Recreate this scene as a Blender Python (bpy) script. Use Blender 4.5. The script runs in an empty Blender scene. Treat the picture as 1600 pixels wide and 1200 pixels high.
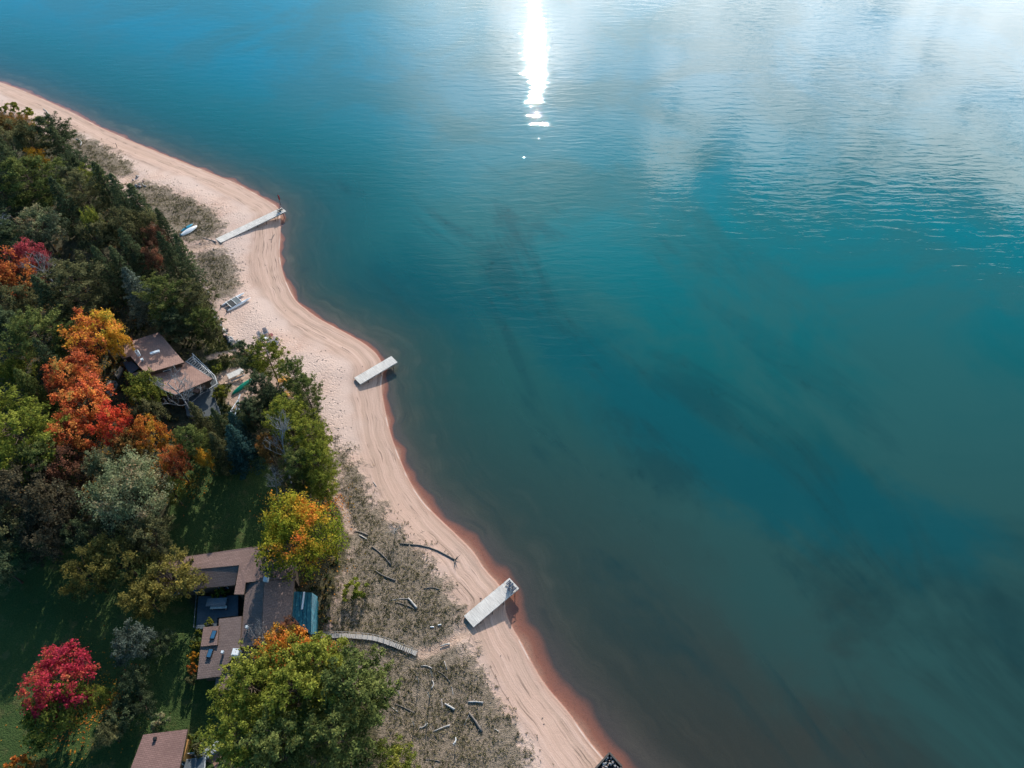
import bpy, math, random
import numpy as np
from mathutils import Vector, Matrix

random.seed(7)
RNG = np.random.default_rng(11)
S = bpy.context.scene
C = S.collection
rad = math.radians
H, PITCH, F = 92.0, 50.0, 1067.0
SUN_EL, SUN_AZ = 23.9, 1.9

# ------------------------------------------------------------------ camera
cd = bpy.data.cameras.new("camera"); cam = bpy.data.objects.new("camera", cd); C.objects.link(cam)
cam.location = (0, 0, H); cam.rotation_euler = (rad(90 - PITCH), 0, 0)
cd.sensor_width = 36.0; cd.lens = F / 1600 * 36; cd.clip_start = 0.5; cd.clip_end = 12000
S.camera = cam

cy = S.cycles
cy.max_bounces = 5; cy.diffuse_bounces = 2; cy.glossy_bounces = 2; cy.transmission_bounces = 2; cy.transparent_max_bounces = 6
cy.caustics_reflective = False; cy.caustics_refractive = False; cy.sample_clamp_indirect = 4
cy.use_adaptive_sampling = True; cy.adaptive_threshold = .02; cy.use_denoising = True
# ------------------------------------------------------------------ geometry of the place
_ca, _sa = math.cos(rad(PITCH)), math.sin(rad(PITCH))
def unproj(px, py, z=0.0):
    px = np.asarray(px, float); py = np.asarray(py, float)
    u = (px - 800) / F; v = (600 - py) / F
    dx, dy, dz = u, _ca + v * _sa, -_sa + v * _ca
    t = (z - H) / dz
    return dx * t, dy * t

def smooth_poly(P, n=6):
    P = np.asarray(P, float); out = []
    for i in range(len(P) - 1):
        p0 = P[max(i - 1, 0)]; p1 = P[i]; p2 = P[i + 1]; p3 = P[min(i + 2, len(P) - 1)]
        for k in range(n):
            t = k / n
            out.append(0.5 * ((2 * p1) + (-p0 + p2) * t + (2 * p0 - 5 * p1 + 4 * p2 - p3) * t * t + (-p0 + 3 * p1 - 3 * p2 + p3) * t ** 3))
    out.append(P[-1]); return np.array(out)

SHORE_PX = [(-700, -40), (-350, 25), (-140, 85), (0, 129), (38, 143), (100, 170), (165, 203), (235, 233), (300, 259), (355, 281), (381, 293), (415, 312), (434, 325),
    (438, 340), (438, 368), (437, 396), (441, 422), (449, 445), (462, 469), (484, 488), (507, 503), (543, 522), (570, 538), (590, 556), (598, 575), (596, 601), (598, 622),
    (604, 652), (611, 680), (620, 705), (639, 750), (661, 784), (684, 808), (710, 833), (738, 861), (757, 889), (779, 914), (788, 935), (790, 957), (800, 980),
    (813, 1002), (846, 1062), (887, 1112), (921, 1159), (942, 1184), (975, 1225), (1020, 1290), (1060, 1360), (1100, 1450)]
sx, sy = unproj([p[0] for p in SHORE_PX], [p[1] for p in SHORE_PX], 0.0)
SHORE = np.stack([sx, sy], 1)
SHORE = np.vstack([[SHORE[0] + (SHORE[0] - SHORE[1]) * 10], smooth_poly(SHORE, 5), [[45, -40], [80, -400], [90, -3500]]])
LAND = np.vstack([SHORE, [[-9000, -3500], [-9000, SHORE[0][1]]]])

def seg_dist(X, Y, P):
    best = np.full(X.shape, 1e18)
    for (ax, ay), (bx, by) in zip(P[:-1], P[1:]):
        dx, dy = bx - ax, by - ay; L = dx * dx + dy * dy + 1e-12
        t = np.clip(((X - ax) * dx + (Y - ay) * dy) / L, 0, 1)
        d = (X - ax - t * dx) ** 2 + (Y - ay - t * dy) ** 2
        np.minimum(best, d, out=best)
    return np.sqrt(best)
def inside(X, Y, P):
    r = np.zeros(X.shape, bool); n = len(P)
    for i in range(n):
        x1, y1 = P[i]; x2, y2 = P[(i + 1) % n]
        if y1 == y2: continue
        c = ((y1 > Y) != (y2 > Y)) & (X < (x2 - x1) * (Y - y1) / (y2 - y1) + x1)
        r ^= c
    return r
def shore_d(X, Y):
    X = np.asarray(X, float); Y = np.asarray(Y, float)
    d = seg_dist(X, Y, SHORE)
    return np.where(inside(X, Y, LAND), d, -d)
def snoise(X, Y, sc, seed=0):
    r = np.random.default_rng(seed); v = np.zeros(np.shape(X))
    for k in range(7):
        a = r.uniform(0, 6.283); w = r.uniform(.6, 1.7) / sc * 6.283; p = r.uniform(0, 6.283)
        v = v + np.sin((X * math.cos(a) + Y * math.sin(a)) * w + p + 1.3 * np.sin((X * math.sin(a * 2) + Y * math.cos(a * 2)) * w * .6))
    return v / 4.0
HX = [-4000, -300, -60, -16, -5, 0, 2, 5, 9, 14, 22, 35, 60, 5000]
HZ = [-60, -30, -4.2, -1.0, -.32, 0, .26, .72, 1.04, 1.35, 1.9, 2.3, 2.6, 6]
def height(X, Y, d=None):
    X = np.asarray(X, float); Y = np.asarray(Y, float)
    if d is None: d = shore_d(X, Y)
    z = np.interp(d, HX, HZ)
    k = np.clip((d - 4) / 12, 0, 1)
    return z + k * (0.16 * snoise(X, Y, 9, 3) + .22 * snoise(X, Y, 23, 4)) + np.clip((d - 2) / 5, 0, 1) * .03 * snoise(X, Y, 2.2, 5)
def ground_pt(px, py, lift=0.0):
    z = 1.5
    for _ in range(8):
        x, y = unproj(px, py, z + lift); z = float(height(x, y))
    return Vector((float(x), float(y), z))
def at(px, py, z):
    x, y = unproj(px, py, z); return Vector((float(x), float(y), z))
def wpoly(pts, z=1.9):
    x, y = unproj([p[0] for p in pts], [p[1] for p in pts], z); return np.stack([x, y], 1)
def poly_sd(X, Y, P):
    d = seg_dist(X, Y, np.vstack([P, P[:1]])); return np.where(inside(X, Y, P), d, -d)

FOREST = wpoly([(-1500, -200), (-400, 40), (-120, 110), (0, 170), (50, 190), (95, 222), (140, 262), (190, 300), (225, 335), (255, 370), (290, 392), (312, 430), (330, 470), (342, 505),
    (368, 535), (385, 542), (420, 575), (455, 590), (492, 628), (508, 668), (520, 715), (530, 770), (545, 815), (545, 860), (528, 935), (512, 1000), (530, 1060), (585, 1110), (600, 1180), (600, 1300), (500, 1500), (-3000, 1500), (-3500, 100)])
DUNES = [wpoly(p) for p in (
    [(60, 172), (110, 195), (165, 222), (205, 248), (214, 262), (192, 276), (150, 270), (112, 245), (80, 215)],
    [(188, 285), (215, 275), (245, 280), (300, 305), (335, 322), (350, 345), (345, 362), (325, 372), (300, 378), (262, 376), (235, 340)],
    [(290, 392), (320, 384), (350, 385), (366, 398), (372, 425), (372, 445), (352, 462), (335, 468), (312, 445)],
    [(512, 668), (540, 690), (565, 725), (590, 770), (612, 800), (650, 838), (685, 880), (712, 920), (727, 955), (722, 990), (742, 1005), (762, 1040), (785, 1085), (812, 1140), (845, 1200), (890, 1270), (560, 1300), (560, 1060), (490, 1010), (520, 930), (540, 820), (520, 760)])]
YARD = wpoly([(322, 520), (345, 510), (372, 538), (400, 552), (402, 600), (400, 660), (360, 690), (330, 640), (335, 590), (322, 560)])
LAWNS = [wpoly(p) for p in (
    [(-200, 860), (120, 850), (260, 870), (330, 1000), (345, 1080), (360, 1140), (345, 1300), (-250, 1400)],
    [(285, 735), (330, 690), (400, 690), (440, 760), (410, 860), (270, 870), (250, 840)])]
PATHS = [wpoly(p) for p in (
    [(650, 1012), (680, 1004), (705, 990), (722, 972), (740, 985), (708, 1004), (680, 1018), (655, 1028)],
    [(516, 745), (528, 768), (541, 792), (546, 815), (556, 826), (548, 832), (538, 822), (534, 798), (520, 775), (510, 752)],
    [(322, 556), (345, 549), (380, 538), (378, 546), (348, 556), (326, 563)],
    [(336, 540 + 50), (352, 578), (364, 573), (388, 571), (408, 590), (400, 618), (372, 640), (352, 628), (366, 600), (340, 600)],
    [(392, 560 + 20), (430, 585), (452, 598), (462, 625), (440, 612), (420, 600)],
    [(192, 274), (212, 262), (214, 268), (200, 280)],
    [(288, 384), (320, 376), (345, 374), (348, 382), (320, 384), (290, 392)])]

# ------------------------------------------------------------------ material helpers
class M:
    def __init__(s, name):
        s.m = bpy.data.materials.new(name); s.m.use_nodes = True; s.t = s.m.node_tree; s.t.nodes.clear()
        s.out = s.t.nodes.new('ShaderNodeOutputMaterial')
    def n(s, typ, ins=None, **kw):
        nd = s.t.nodes.new('ShaderNode' + typ)
        for k, v in kw.items(): setattr(nd, k, v)
        for k, v in (ins or {}).items(): s.put(nd.inputs[k], v)
        return nd
    def put(s, sock, v):
        if hasattr(v, 'outputs'): v = v.outputs[0]
        if isinstance(v, bpy.types.NodeSocket): s.t.links.new(v, sock)
        else:
            if isinstance(v, (tuple, list)) and len(v) == 3 and sock.type == 'RGBA': v = (*v, 1)
            sock.default_value = v
    def math(s, op, a, b=0.0, c=0.0, clamp=False):
        nd = s.t.nodes.new('ShaderNodeMath'); nd.operation = op; nd.use_clamp = clamp
        s.put(nd.inputs[0], a); s.put(nd.inputs[1], b); s.put(nd.inputs[2], c); return nd.outputs[0]
    def mix(s, f, a, b, bt='MIX'):
        nd = s.t.nodes.new('ShaderNodeMix'); nd.data_type = 'RGBA'; nd.blend_type = bt
        s.put(nd.inputs[0], f); s.put(nd.inputs[6], a); s.put(nd.inputs[7], b); return nd.outputs[2]
    def noise(s, vec, scale, detail=3, rough=.55, dist=0.0):
        nd = s.n('TexNoise', {'Scale': scale, 'Detail': detail, 'Roughness': rough, 'Distortion': dist})
        if vec is not None: s.put(nd.inputs['Vector'], vec)
        return nd.outputs[0]
    def ramp(s, f, stops, interp='LINEAR'):
        nd = s.t.nodes.new('ShaderNodeValToRGB'); nd.color_ramp.interpolation = interp; e = nd.color_ramp.elements
        while len(e) < len(stops): e.new(.5)
        for i, (p, c) in enumerate(stops):
            e[i].position = p; e[i].color = (*c, 1) if len(c) == 3 else c
        s.put(nd.inputs[0], f); return nd.outputs[0]
    def rng(s, v, a, b, c=0.0, d=1.0, sm=True):
        nd = s.n('MapRange', {0: v, 1: a, 2: b, 3: c, 4: d}); nd.clamp = True
        if sm: nd.interpolation_type = 'SMOOTHSTEP'
        return nd.outputs[0]
    def attr(s, name, kind='GEOMETRY'):
        nd = s.n('Attribute', attribute_name=name, attribute_type=kind); return nd.outputs['Fac']
    def map(s, vec, sc=(1, 1, 1), rot=(0, 0, 0)):
        nd = s.n('Mapping', {'Scale': sc, 'Rotation': rot}); s.put(nd.inputs['Vector'], vec); return nd.outputs[0]
    def pos(s): return s.n('NewGeometry').outputs['Position']
    def obj(s): return s.n('TexCoord').outputs['Object']
    def bump(s, h, dist, strength=1.0):
        return s.n('Bump', {'Height': h, 'Distance': dist, 'Strength': strength}).outputs[0]
    def pbsdf(s, col, rough=.8, nrm=None, spec=.3, metal=0.0):
        b = s.n('BsdfPrincipled', {'Base Color': col, 'Roughness': rough, 'Specular IOR Level': spec, 'Metallic': metal})
        if nrm is not None: s.put(b.inputs['Normal'], nrm)
        return b
    def done(s, sh): s.put(s.out.inputs['Surface'], sh); return s.m

def simple_mat(name, c, rough=.6, var=.18, scale=3.0, spec=.3, metal=0.0, bump=0.0):
    m = M(name); nz = m.noise(m.obj(), scale, 4, .65)
    f = m.rng(nz, .3, .7, 1 - var, 1 + var, False)
    col = m.mix(1.0, tuple(c), m.n('CombineXYZ', {0: f, 1: f, 2: f}), 'MULTIPLY')
    nr = m.bump(m.noise(m.obj(), scale * 6, 2), bump) if bump else None
    return m.done(m.pbsdf(col, rough, nr, spec, metal))

# ------------------------------------------------------------------ mesh helpers
def mesh_np(name, V, Fc, attrs=None, face_attrs=None, smooth=False):
    V = np.asarray(V, np.float32); Fc = np.asarray(Fc, np.int32); k = Fc.shape[1]; nf = len(Fc)
    me = bpy.data.meshes.new(name)
    me.vertices.add(len(V)); me.vertices.foreach_set('co', V.ravel())
    me.loops.add(nf * k); me.loops.foreach_set('vertex_index', Fc.ravel())
    me.polygons.add(nf); me.polygons.foreach_set('loop_start', np.arange(0, nf * k, k, dtype=np.int32))
    me.polygons.foreach_set('loop_total', np.full(nf, k, np.int32))
    if smooth: me.polygons.foreach_set('use_smooth', np.ones(nf, bool))
    me.update(calc_edges=True)
    for dic, dom in ((attrs, 'POINT'), (face_attrs, 'FACE')):
        for an, av in (dic or {}).items():
            a = me.attributes.new(an, 'FLOAT', dom); a.data.foreach_set('value', np.asarray(av, np.float32).ravel())
    return me

class MB:
    """collects shapes into one mesh"""
    def __init__(s): s.v = []; s.f = []
    def add(s, vs, fs):
        o = len(s.v); s.v += [tuple(v) for v in vs]; s.f += [tuple(i + o for i in f) for f in fs]; return s
    def box(s, c, size, rz=0.0, top=1.0):
        hx, hy, hz = size[0] / 2, size[1] / 2, size[2] / 2; cs, sn = math.cos(rz), math.sin(rz); vs = []
        for z, k in ((-hz, 1.0), (hz, top)):
            for x, y in ((-hx, -hy), (hx, -hy), (hx, hy), (-hx, hy)):
                x *= k; y *= k; vs.append((c[0] + x * cs - y * sn, c[1] + x * sn + y * cs, c[2] + z))
        return s.add(vs, [(3, 2, 1, 0), (4, 5, 6, 7), (0, 1, 5, 4), (1, 2, 6, 5), (2, 3, 7, 6), (3, 0, 4, 7)])
    def bar(s, a, b, w, h=None, up=(0, 0, 1)):
        a = Vector(a); b = Vector(b); h = h or w; d = (b - a).normalized(); u = Vector(up)
        if abs(d.dot(u)) > .95: u = Vector((1, 0, 0))
        sd = d.cross(u).normalized(); u = sd.cross(d); vs = []
        for p in (a, b):
            for i, j in ((-1, -1), (1, -1), (1, 1), (-1, 1)): vs.append(p + sd * (i * w / 2) + u * (j * h / 2))
        return s.add(vs, [(3, 2, 1, 0), (4, 5, 6, 7), (0, 1, 5, 4), (1, 2, 6, 5), (2, 3, 7, 6), (3, 0, 4, 7)])
    def tube(s, pts, radii, n=6, cap=True):
        pts = [Vector(p) for p in pts]; rings = []
        ref = Vector((0.13, 0.2, 1))
        for i, p in enumerate(pts):
            d = (pts[min(i + 1, len(pts) - 1)] - pts[max(i - 1, 0)]).normalized()
            r0 = ref if abs(d.dot(ref.normalized())) < .92 else Vector((1, 0, 0))
            x = d.cross(r0).normalized(); y = d.cross(x)
            rings.append([p + x * (math.cos(k * 2 * math.pi / n) * radii[i]) + y * (math.sin(k * 2 * math.pi / n) * radii[i]) for k in range(n)])
        vs = [v for r in rings for v in r]; fs = []
        for i in range(len(rings) - 1):
            for k in range(n):
                a = i * n + k; b = i * n + (k + 1) % n; fs.append((a, b, b + n, a + n))
        if cap: fs += [tuple(reversed(range(n))), tuple(range(len(vs) - n, len(vs)))]
        return s.add(vs, fs)
    def prism(s, top, th):
        """closed slab under a polygon given as 3-D top vertices"""
        n = len(top); top = [Vector(p) for p in top]
        ar = sum(top[i].x * top[(i + 1) % n].y - top[(i + 1) % n].x * top[i].y for i in range(n))
        if ar < 0: top = top[::-1]
        bot = [p - Vector((0, 0, th if not callable(th) else th(p))) for p in top]
        return s.add(top + bot, [tuple(range(n)), tuple(reversed(range(n, 2 * n)))] + [(i, i + n, (i + 1) % n + n, (i + 1) % n) for i in range(n)])
    def mesh(s, name, smooth=False):
        me = bpy.data.meshes.new(name); me.from_pydata(s.v, [], s.f); me.update()
        if smooth: me.polygons.foreach_set('use_smooth', [True] * len(me.polygons))
        return me
    def build(s, name, mat, parent=None, smooth=False):
        return link(name, s.mesh(name, smooth), mat, parent)
def link(name, me, mat, parent=None):
    if mat and not me.materials: me.materials.append(mat)
    o = bpy.data.objects.new(name, me); C.objects.link(o)
    if parent: o.parent = parent
    return o
def tag(o, label, cat, group=None):
    o['label'] = label; o['category'] = cat
    if group: o['group'] = group
    return o
def empty(name, loc, rz=0.0):
    o = bpy.data.objects.new(name, None); C.objects.link(o); o.location = loc; o.rotation_euler = (0, 0, rz); o.empty_display_size = .3
    return o
def copy_tree(o, parent=None):
    c = o.copy(); C.objects.link(c)
    if parent: c.parent = parent
    for ch in [k for k in KIDS.get(o.name, [])]: copy_tree(ch, c)
    return c
KIDS = {}
def remember(root):
    for ch in list(root.children): KIDS.setdefault(root.name, []).append(ch); remember(ch)

# ------------------------------------------------------------------ world: sky with cloud bank
W = bpy.data.worlds.new("World"); S.world = W; W.use_nodes = True
w = M.__new__(M); w.t = W.node_tree; w.t.nodes.clear()
wout = w.t.nodes.new('ShaderNodeOutputWorld')
sky = w.n('TexSky', sky_type='NISHITA'); sky.sun_disc = False; sky.sun_elevation = rad(SUN_EL); sky.sun_rotation = rad(SUN_AZ)
sky.altitude = 200; sky.air_density = 1.0; sky.dust_density = .6; sky.ozone_density = 1.5
dirv = w.n('TexCoord').outputs['Generated']
nrm = w.n('VectorMath', {0: dirv}, operation='NORMALIZE').outputs[0]
sp = w.n('SeparateXYZ', {0: nrm})
el = w.math('MULTIPLY', w.math('ARCSINE', sp.outputs[2]), 57.296)
az = w.math('MULTIPLY', w.math('ARCTAN2', sp.outputs[0], sp.outputs[1]), 57.296)
plane = w.n('CombineXYZ', {0: w.math('MULTIPLY', az, .06), 1: w.math('MULTIPLY', el, .16), 2: 0.0})
cn = w.noise(plane, 1.1, 3, .6, .4)
cn2 = w.noise(plane, 3.0, 4, .62, .6)
# cloud deck low in the sky, right of the sun; its upper edge wavers and it has a blue gap beside the sun
edge = w.math('ADD', w.rng(az, -12, 13, 15.0, 31.5), w.math('MULTIPLY', w.math('SUBTRACT', cn, .5), 11))
edge = w.math('SUBTRACT', edge, w.rng(az, 16, 42, 0.0, 4.5))
deck = w.rng(w.math('SUBTRACT', w.math('ADD', edge, w.math('MULTIPLY', w.math('SUBTRACT', cn2, .5), 7)), el), -.3, .6)
gap = w.math('MULTIPLY', w.rng(w.math('ABSOLUTE', w.math('SUBTRACT', az, 9.0)), 4.5, 1.5), w.rng(el, 19, 24))
deck = w.math('MULTIPLY', deck, w.math('SUBTRACT', 1.0, w.math('MULTIPLY', gap, .85)))
deck = w.math('MULTIPLY', deck, w.rng(az, -14, -4))
deck = w.math('MULTIPLY', deck, w.rng(cn2, .38, .5, .2, 1.0))
deck = w.math('MULTIPLY', deck, w.rng(az, 120, 80))
sund = Vector((math.sin(rad(SUN_AZ)) * math.cos(rad(SUN_EL)), math.cos(rad(SUN_AZ)) * math.cos(rad(SUN_EL)), math.sin(rad(SUN_EL))))
dt = w.n('VectorMath', {0: nrm, 1: tuple(sund)}, operation='DOT_PRODUCT').outputs['Value']
ang = w.math('MULTIPLY', w.math('ARCCOSINE', w.math('MINIMUM', dt, 1.0)), 57.296)
glow = w.math('MULTIPLY', w.math('MULTIPLY', w.math('POWER', w.rng(ang, 22, 0, 0, 1, False), 1.7), w.rng(cn2, .3, .65, .55, 1.0)), w.rng(az, -14, -5, .35, 1.0))
core = w.math('POWER', w.rng(ang, 4.0, 0, 0, 1, False), 2.0)
skyc = w.mix(1.0, sky.outputs[0], (.42, .93, 1.14), 'MULTIPLY')
bgs = w.n('Background', {'Color': skyc, 'Strength': .105})
cl = w.n('Background', {'Color': w.mix(cn2, (.92, .96, .98), (1.0, .98, .95)), 'Strength': 3.5})
gl = w.n('Background', {'Color': (1.0, .97, .92, 1), 'Strength': 4.2})
mx = w.n('MixShader', {0: w.math('MULTIPLY', deck, .97), 1: bgs, 2: cl})
mx2 = w.n('MixShader', {0: glow, 1: mx, 2: gl})
co = w.n('Background', {'Color': (1.0, .97, .92, 1)}); w.put(co.inputs[1], w.math('MULTIPLY', core, 6.0))
ad = w.n('AddShader', {0: mx2, 1: co})
w.t.links.new(ad.outputs[0], wout.inputs[0])
W.cycles.sampling_method = 'MANUAL'; W.cycles.sample_map_resolution = 1024

sl = bpy.data.lights.new("sun", 'SUN'); so = bpy.data.objects.new("sun", sl); C.objects.link(so)
sl.energy = 4.6; sl.angle = rad(.53); sl.color = (1.0, .93, .83)
so.rotation_euler = sund.to_track_quat('Z', 'Y').to_euler(); so.location = (0, 0, 150)
S.view_settings.view_transform = 'Standard'; S.view_settings.look = 'None'
S.view_settings.exposure = .5; S.view_settings.gamma = 1

# ------------------------------------------------------------------ ground sheet (land and lake bed)
def axis(lo, hi, step, far_lo, far_hi):
    a = list(np.arange(lo, hi + 1e-6, step)); g = step
    x = lo
    left = []
    while x > far_lo: g *= 1.35; x -= g; left.append(max(x, far_lo))
    g = step; x = hi; right = []
    while x < far_hi: g *= 1.35; x += g; right.append(min(x, far_hi))
    return np.array(left[::-1] + a + right)
def grid(xs, ys):
    X, Y = np.meshgrid(xs, ys); nx, ny = len(xs), len(ys)
    i = np.arange(nx * ny).reshape(ny, nx)
    Q = np.stack([i[:-1, :-1], i[:-1, 1:], i[1:, 1:], i[1:, :-1]], -1).reshape(-1, 4)
    return X.ravel(), Y.ravel(), Q
gx, gy, gq = grid(axis(-190, 50, .62, -5000, 5000), axis(2, 262, .62, -3000, 6000))
gd = shore_d(gx, gy); gz = height(gx, gy, gd)
clipm = lambda v: np.clip(v, -12, 12)
def multi(polys): return clipm(np.max([poly_sd(gx, gy, p) for p in polys], axis=0))
mf, md, mly, mp, my = multi([FOREST]), multi(DUNES), multi(LAWNS), multi(PATHS), multi([YARD])
# paths worn a little into the sand, scarp on the forest side of the dune path
gz = gz - .18 * np.clip(mp / 1.0 + .3, 0, 1)
gmesh = mesh_np('ground', np.stack([gx, gy, gz], 1), gq, {'sd': np.clip(gd, -400, 400), 'forest': mf, 'dune': md, 'lawn': mly, 'path': mp, 'yard': my}, smooth=True)

g = M('ground_sand_and_soil'); P = g.pos(); sd = g.attr('sd')
nA = g.noise(P, .09, 2, .6); nB = g.noise(P, .55, 4, .65); nC = g.noise(P, 2.6, 3, .7); nD = g.noise(P, .25, 1, .5); nF = g.noise(P, 7.0, 2, .7)
# strand lines: follow the distance from the water's edge, broken along the shore
yv = g.n('SeparateXYZ', {0: P}).outputs[1]
along = g.n('CombineXYZ', {0: g.math('ADD', g.math('ADD', sd, g.math('MULTIPLY', g.math('SUBTRACT', nD, .5), .9)), g.math('MULTIPLY', g.math('SUBTRACT', nB, .5), .3)), 1: g.math('MULTIPLY', yv, .035), 2: 0.0})
strand = g.noise(along, 1.1, 4, .72)
strand2 = g.noise(along, 3.4, 2, .7)
sand = g.ramp(nB, [(.25, (.45, .295, .235)), (.5, (.52, .36, .29)), (.75, (.575, .415, .345))])
sand = g.mix(g.rng(nA, .35, .65), sand, (.53, .395, .335), 'MIX')
sand = g.mix(g.math('MULTIPLY', g.rng(nC, .6, .74), .3), sand, (.24, .16, .12))
smooth_z = g.math('MULTIPLY', g.rng(g.math('ADD', sd, g.math('MULTIPLY', g.math('SUBTRACT', nA, .5), 8.0)), 6.8, 4.4), g.rng(sd, -.2, .2))
strandc = g.ramp(strand, [(.28, (.25, .165, .125)), (.42, (.37, .25, .19)), (.55, (.45, .30, .235)), (.72, (.54, .385, .315))])
sand = g.mix(g.math('MULTIPLY', smooth_z, .78), sand, strandc)
dl = g.math('MULTIPLY', g.rng(strand2, .56, .64), g.math('MULTIPLY', smooth_z, g.rng(nD, .42, .6)))
sand = g.mix(g.math('MULTIPLY', dl, .7), sand, (.12, .085, .065))
wr = g.rng(sd, .9, .1); sand = g.mix(g.math('MULTIPLY', wr, .45), sand, (.38, .22, .16))
swash = g.math('MULTIPLY', g.rng(g.math('ABSOLUTE', g.math('SUBTRACT', sd, .12)), .16, .03), g.rng(nD, .5, .62)); sand = g.mix(g.math('MULTIPLY', swash, .3), sand, (.75, .66, .6))
# bed
sdn = g.math('ADD', sd, g.math('MULTIPLY', g.math('SUBTRACT', nD, .5), 2.2))
sdn = g.math('ADD', sdn, g.math('MULTIPLY', g.math('SUBTRACT', nA, .5), 2.5))
bedband = g.noise(g.n('CombineXYZ', {0: g.math('ADD', sdn, g.math('MULTIPLY', nA, 4.0)), 1: g.math('MULTIPLY', yv, .1), 2: 0.0}), .42, 4, .62)
sdr = g.math('MULTIPLY', sdn, g.rng(yv, 36, 80, -1.6, -4.6))
bed = g.ramp(g.math('DIVIDE', sdr, 30.0), [(0.0, (.40, .19, .13)), (.05, (.33, .12, .08)), (.10, (.29, .11, .08)), (.15, (.10, .072, .07)), (.28, (.12, .09, .08)), (.42, (.075, .072, .06)), (1.0, (.07, .085, .07))])
bed = g.mix(g.math('MULTIPLY', g.rng(g.math('DIVIDE', sdr, -1.0), -3.8, -6.5), g.rng(nD, .35, .7, .2, .75)), bed, g.ramp(bedband, [(.35, (.05, .05, .05)), (.5, (.11, .09, .07)), (.7, (.21, .165, .125))]))
bed = g.mix(g.math('MULTIPLY', g.rng(nC, .5, .7), .25), bed, (.05, .045, .04))
col = g.mix(g.rng(sd, .08, -.12), sand, bed)
# dune ground between the grass tufts
dm = g.rng(g.math('ADD', g.attr('dune'), g.math('MULTIPLY', g.math('SUBTRACT', nB, .5), 9.0)), -.8, 1.8)
dunec = g.ramp(g.math('ADD', g.math('MULTIPLY', nC, .6), g.math('MULTIPLY', nF, .4)), [(.33, (.06, .05, .034)), (.45, (.12, .10, .068)), (.56, (.20, .16, .115)), (.68, (.33, .25, .185))])
col = g.mix(g.math('MULTIPLY', dm, .88), col, dunec)
ym = g.rng(g.math('ADD', g.attr('yard'), g.math('MULTIPLY', g.math('SUBTRACT', nB, .5), 4.0)), -.6, .8)
yardc = g.ramp(nC, [(.35, (.07, .08, .03)), (.5, (.13, .13, .06)), (.65, (.22, .19, .1))])
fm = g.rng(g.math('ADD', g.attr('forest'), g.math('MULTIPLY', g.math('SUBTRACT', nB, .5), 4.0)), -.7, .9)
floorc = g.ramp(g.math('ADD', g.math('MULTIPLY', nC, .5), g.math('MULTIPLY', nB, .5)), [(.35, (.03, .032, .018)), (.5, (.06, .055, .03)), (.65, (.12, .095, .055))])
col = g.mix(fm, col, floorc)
lm = g.rng(g.math('ADD', g.attr('lawn'), g.math('MULTIPLY', g.math('SUBTRACT', nB, .5), 2.0)), -.5, .6)
lawnc = g.ramp(g.math('ADD', g.math('MULTIPLY', nA, .35), g.math('MULTIPLY', nF, .65)), [(.3, (.026, .048, .013)), (.5, (.048, .082, .022)), (.7, (.085, .12, .036))])
lawnc = g.mix(g.math('MULTIPLY', g.rng(nB, .54, .68), .55), lawnc, (.13, .115, .045))
lawnc = g.mix(g.math('MULTIPLY', g.rng(nC, .66, .72), .5), lawnc, (.28, .16, .05))
col = g.mix(lm, col, lawnc)
col = g.mix(ym, col, yardc)
pm = g.rng(g.math('ADD', g.attr('path'), g.math('MULTIPLY', g.math('SUBTRACT', nB, .5), .8)), -.45, .25)
col = g.mix(pm, col, g.ramp(nC, [(.35, (.33, .22, .165)), (.65, (.5, .36, .28))]))
# relief: footprints and ruffled dry sand, smooth where waves wash
foot = g.n('TexVoronoi', {'Vector': P, 'Scale': 1.7}).outputs[0]
ruf = g.math('MULTIPLY', g.math('ADD', g.math('MULTIPLY', g.rng(foot, 0, .35), .55), g.math('MULTIPLY', nC, 1.1)), g.rng(sd, 5.0, 9.0, .12, 1.0))
hgt = g.math('ADD', ruf, g.math('MULTIPLY', nF, g.rng(g.math('MAXIMUM', dm, fm), 0, 1, .15, 1.5)))
hgt = g.math('ADD', hgt, g.math('MULTIPLY', strand, g.math('MULTIPLY', smooth_z, .5)))
b = g.pbsdf(col, .93, g.bump(hgt, .16, .8), .15)
ground = link('ground', gmesh, g.done(b)); ground['kind'] = 'structure'

# ------------------------------------------------------------------ water
wx, wy, wq = grid(axis(-190, 190, 1.0, -6000, 6000), axis(0, 300, 1.0, -1500, 9000))
wd = shore_d(wx, wy)
CHAN = smooth_poly(np.stack(unproj([600, 640, 720, 840, 930, 1010, 1080, 1200, 1350, 1460], [425, 450, 470, 500, 570, 640, 700, 765, 805, 830], 0), 1), 4)
keep = (wd[wq] < 3.0).any(1); wq = wq[keep]
used, inv = np.unique(wq, return_inverse=True); wq = inv.reshape(-1, 4)
wmesh = mesh_np('water', np.stack([wx[used], wy[used], np.zeros(len(used))], 1), wq, {'sd': np.clip(wd[used], -400, 400), 'chan': np.clip(seg_dist(wx[used], wy[used], CHAN), 0, 300)}, smooth=True)
q = M('lake_water'); P = q.pos(); sd = q.math('MULTIPLY', q.attr('sd'), -1.0); sx_ = q.n('SeparateXYZ', {0: P})
n1 = q.noise(q.map(P, (1.0, 1.0, 1), (0, 0, rad(-52))), .03, 5, .62, .5)
wp = q.map(q.map(P, (1, 1, 1), (0, 0, rad(59))), (.30, 1.0, 1))
n2 = q.noise(wp, .06, 5, .68, .8)
n3 = q.noise(P, .25, 5, .7, .5)
yy = sx_.outputs[1]
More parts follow.
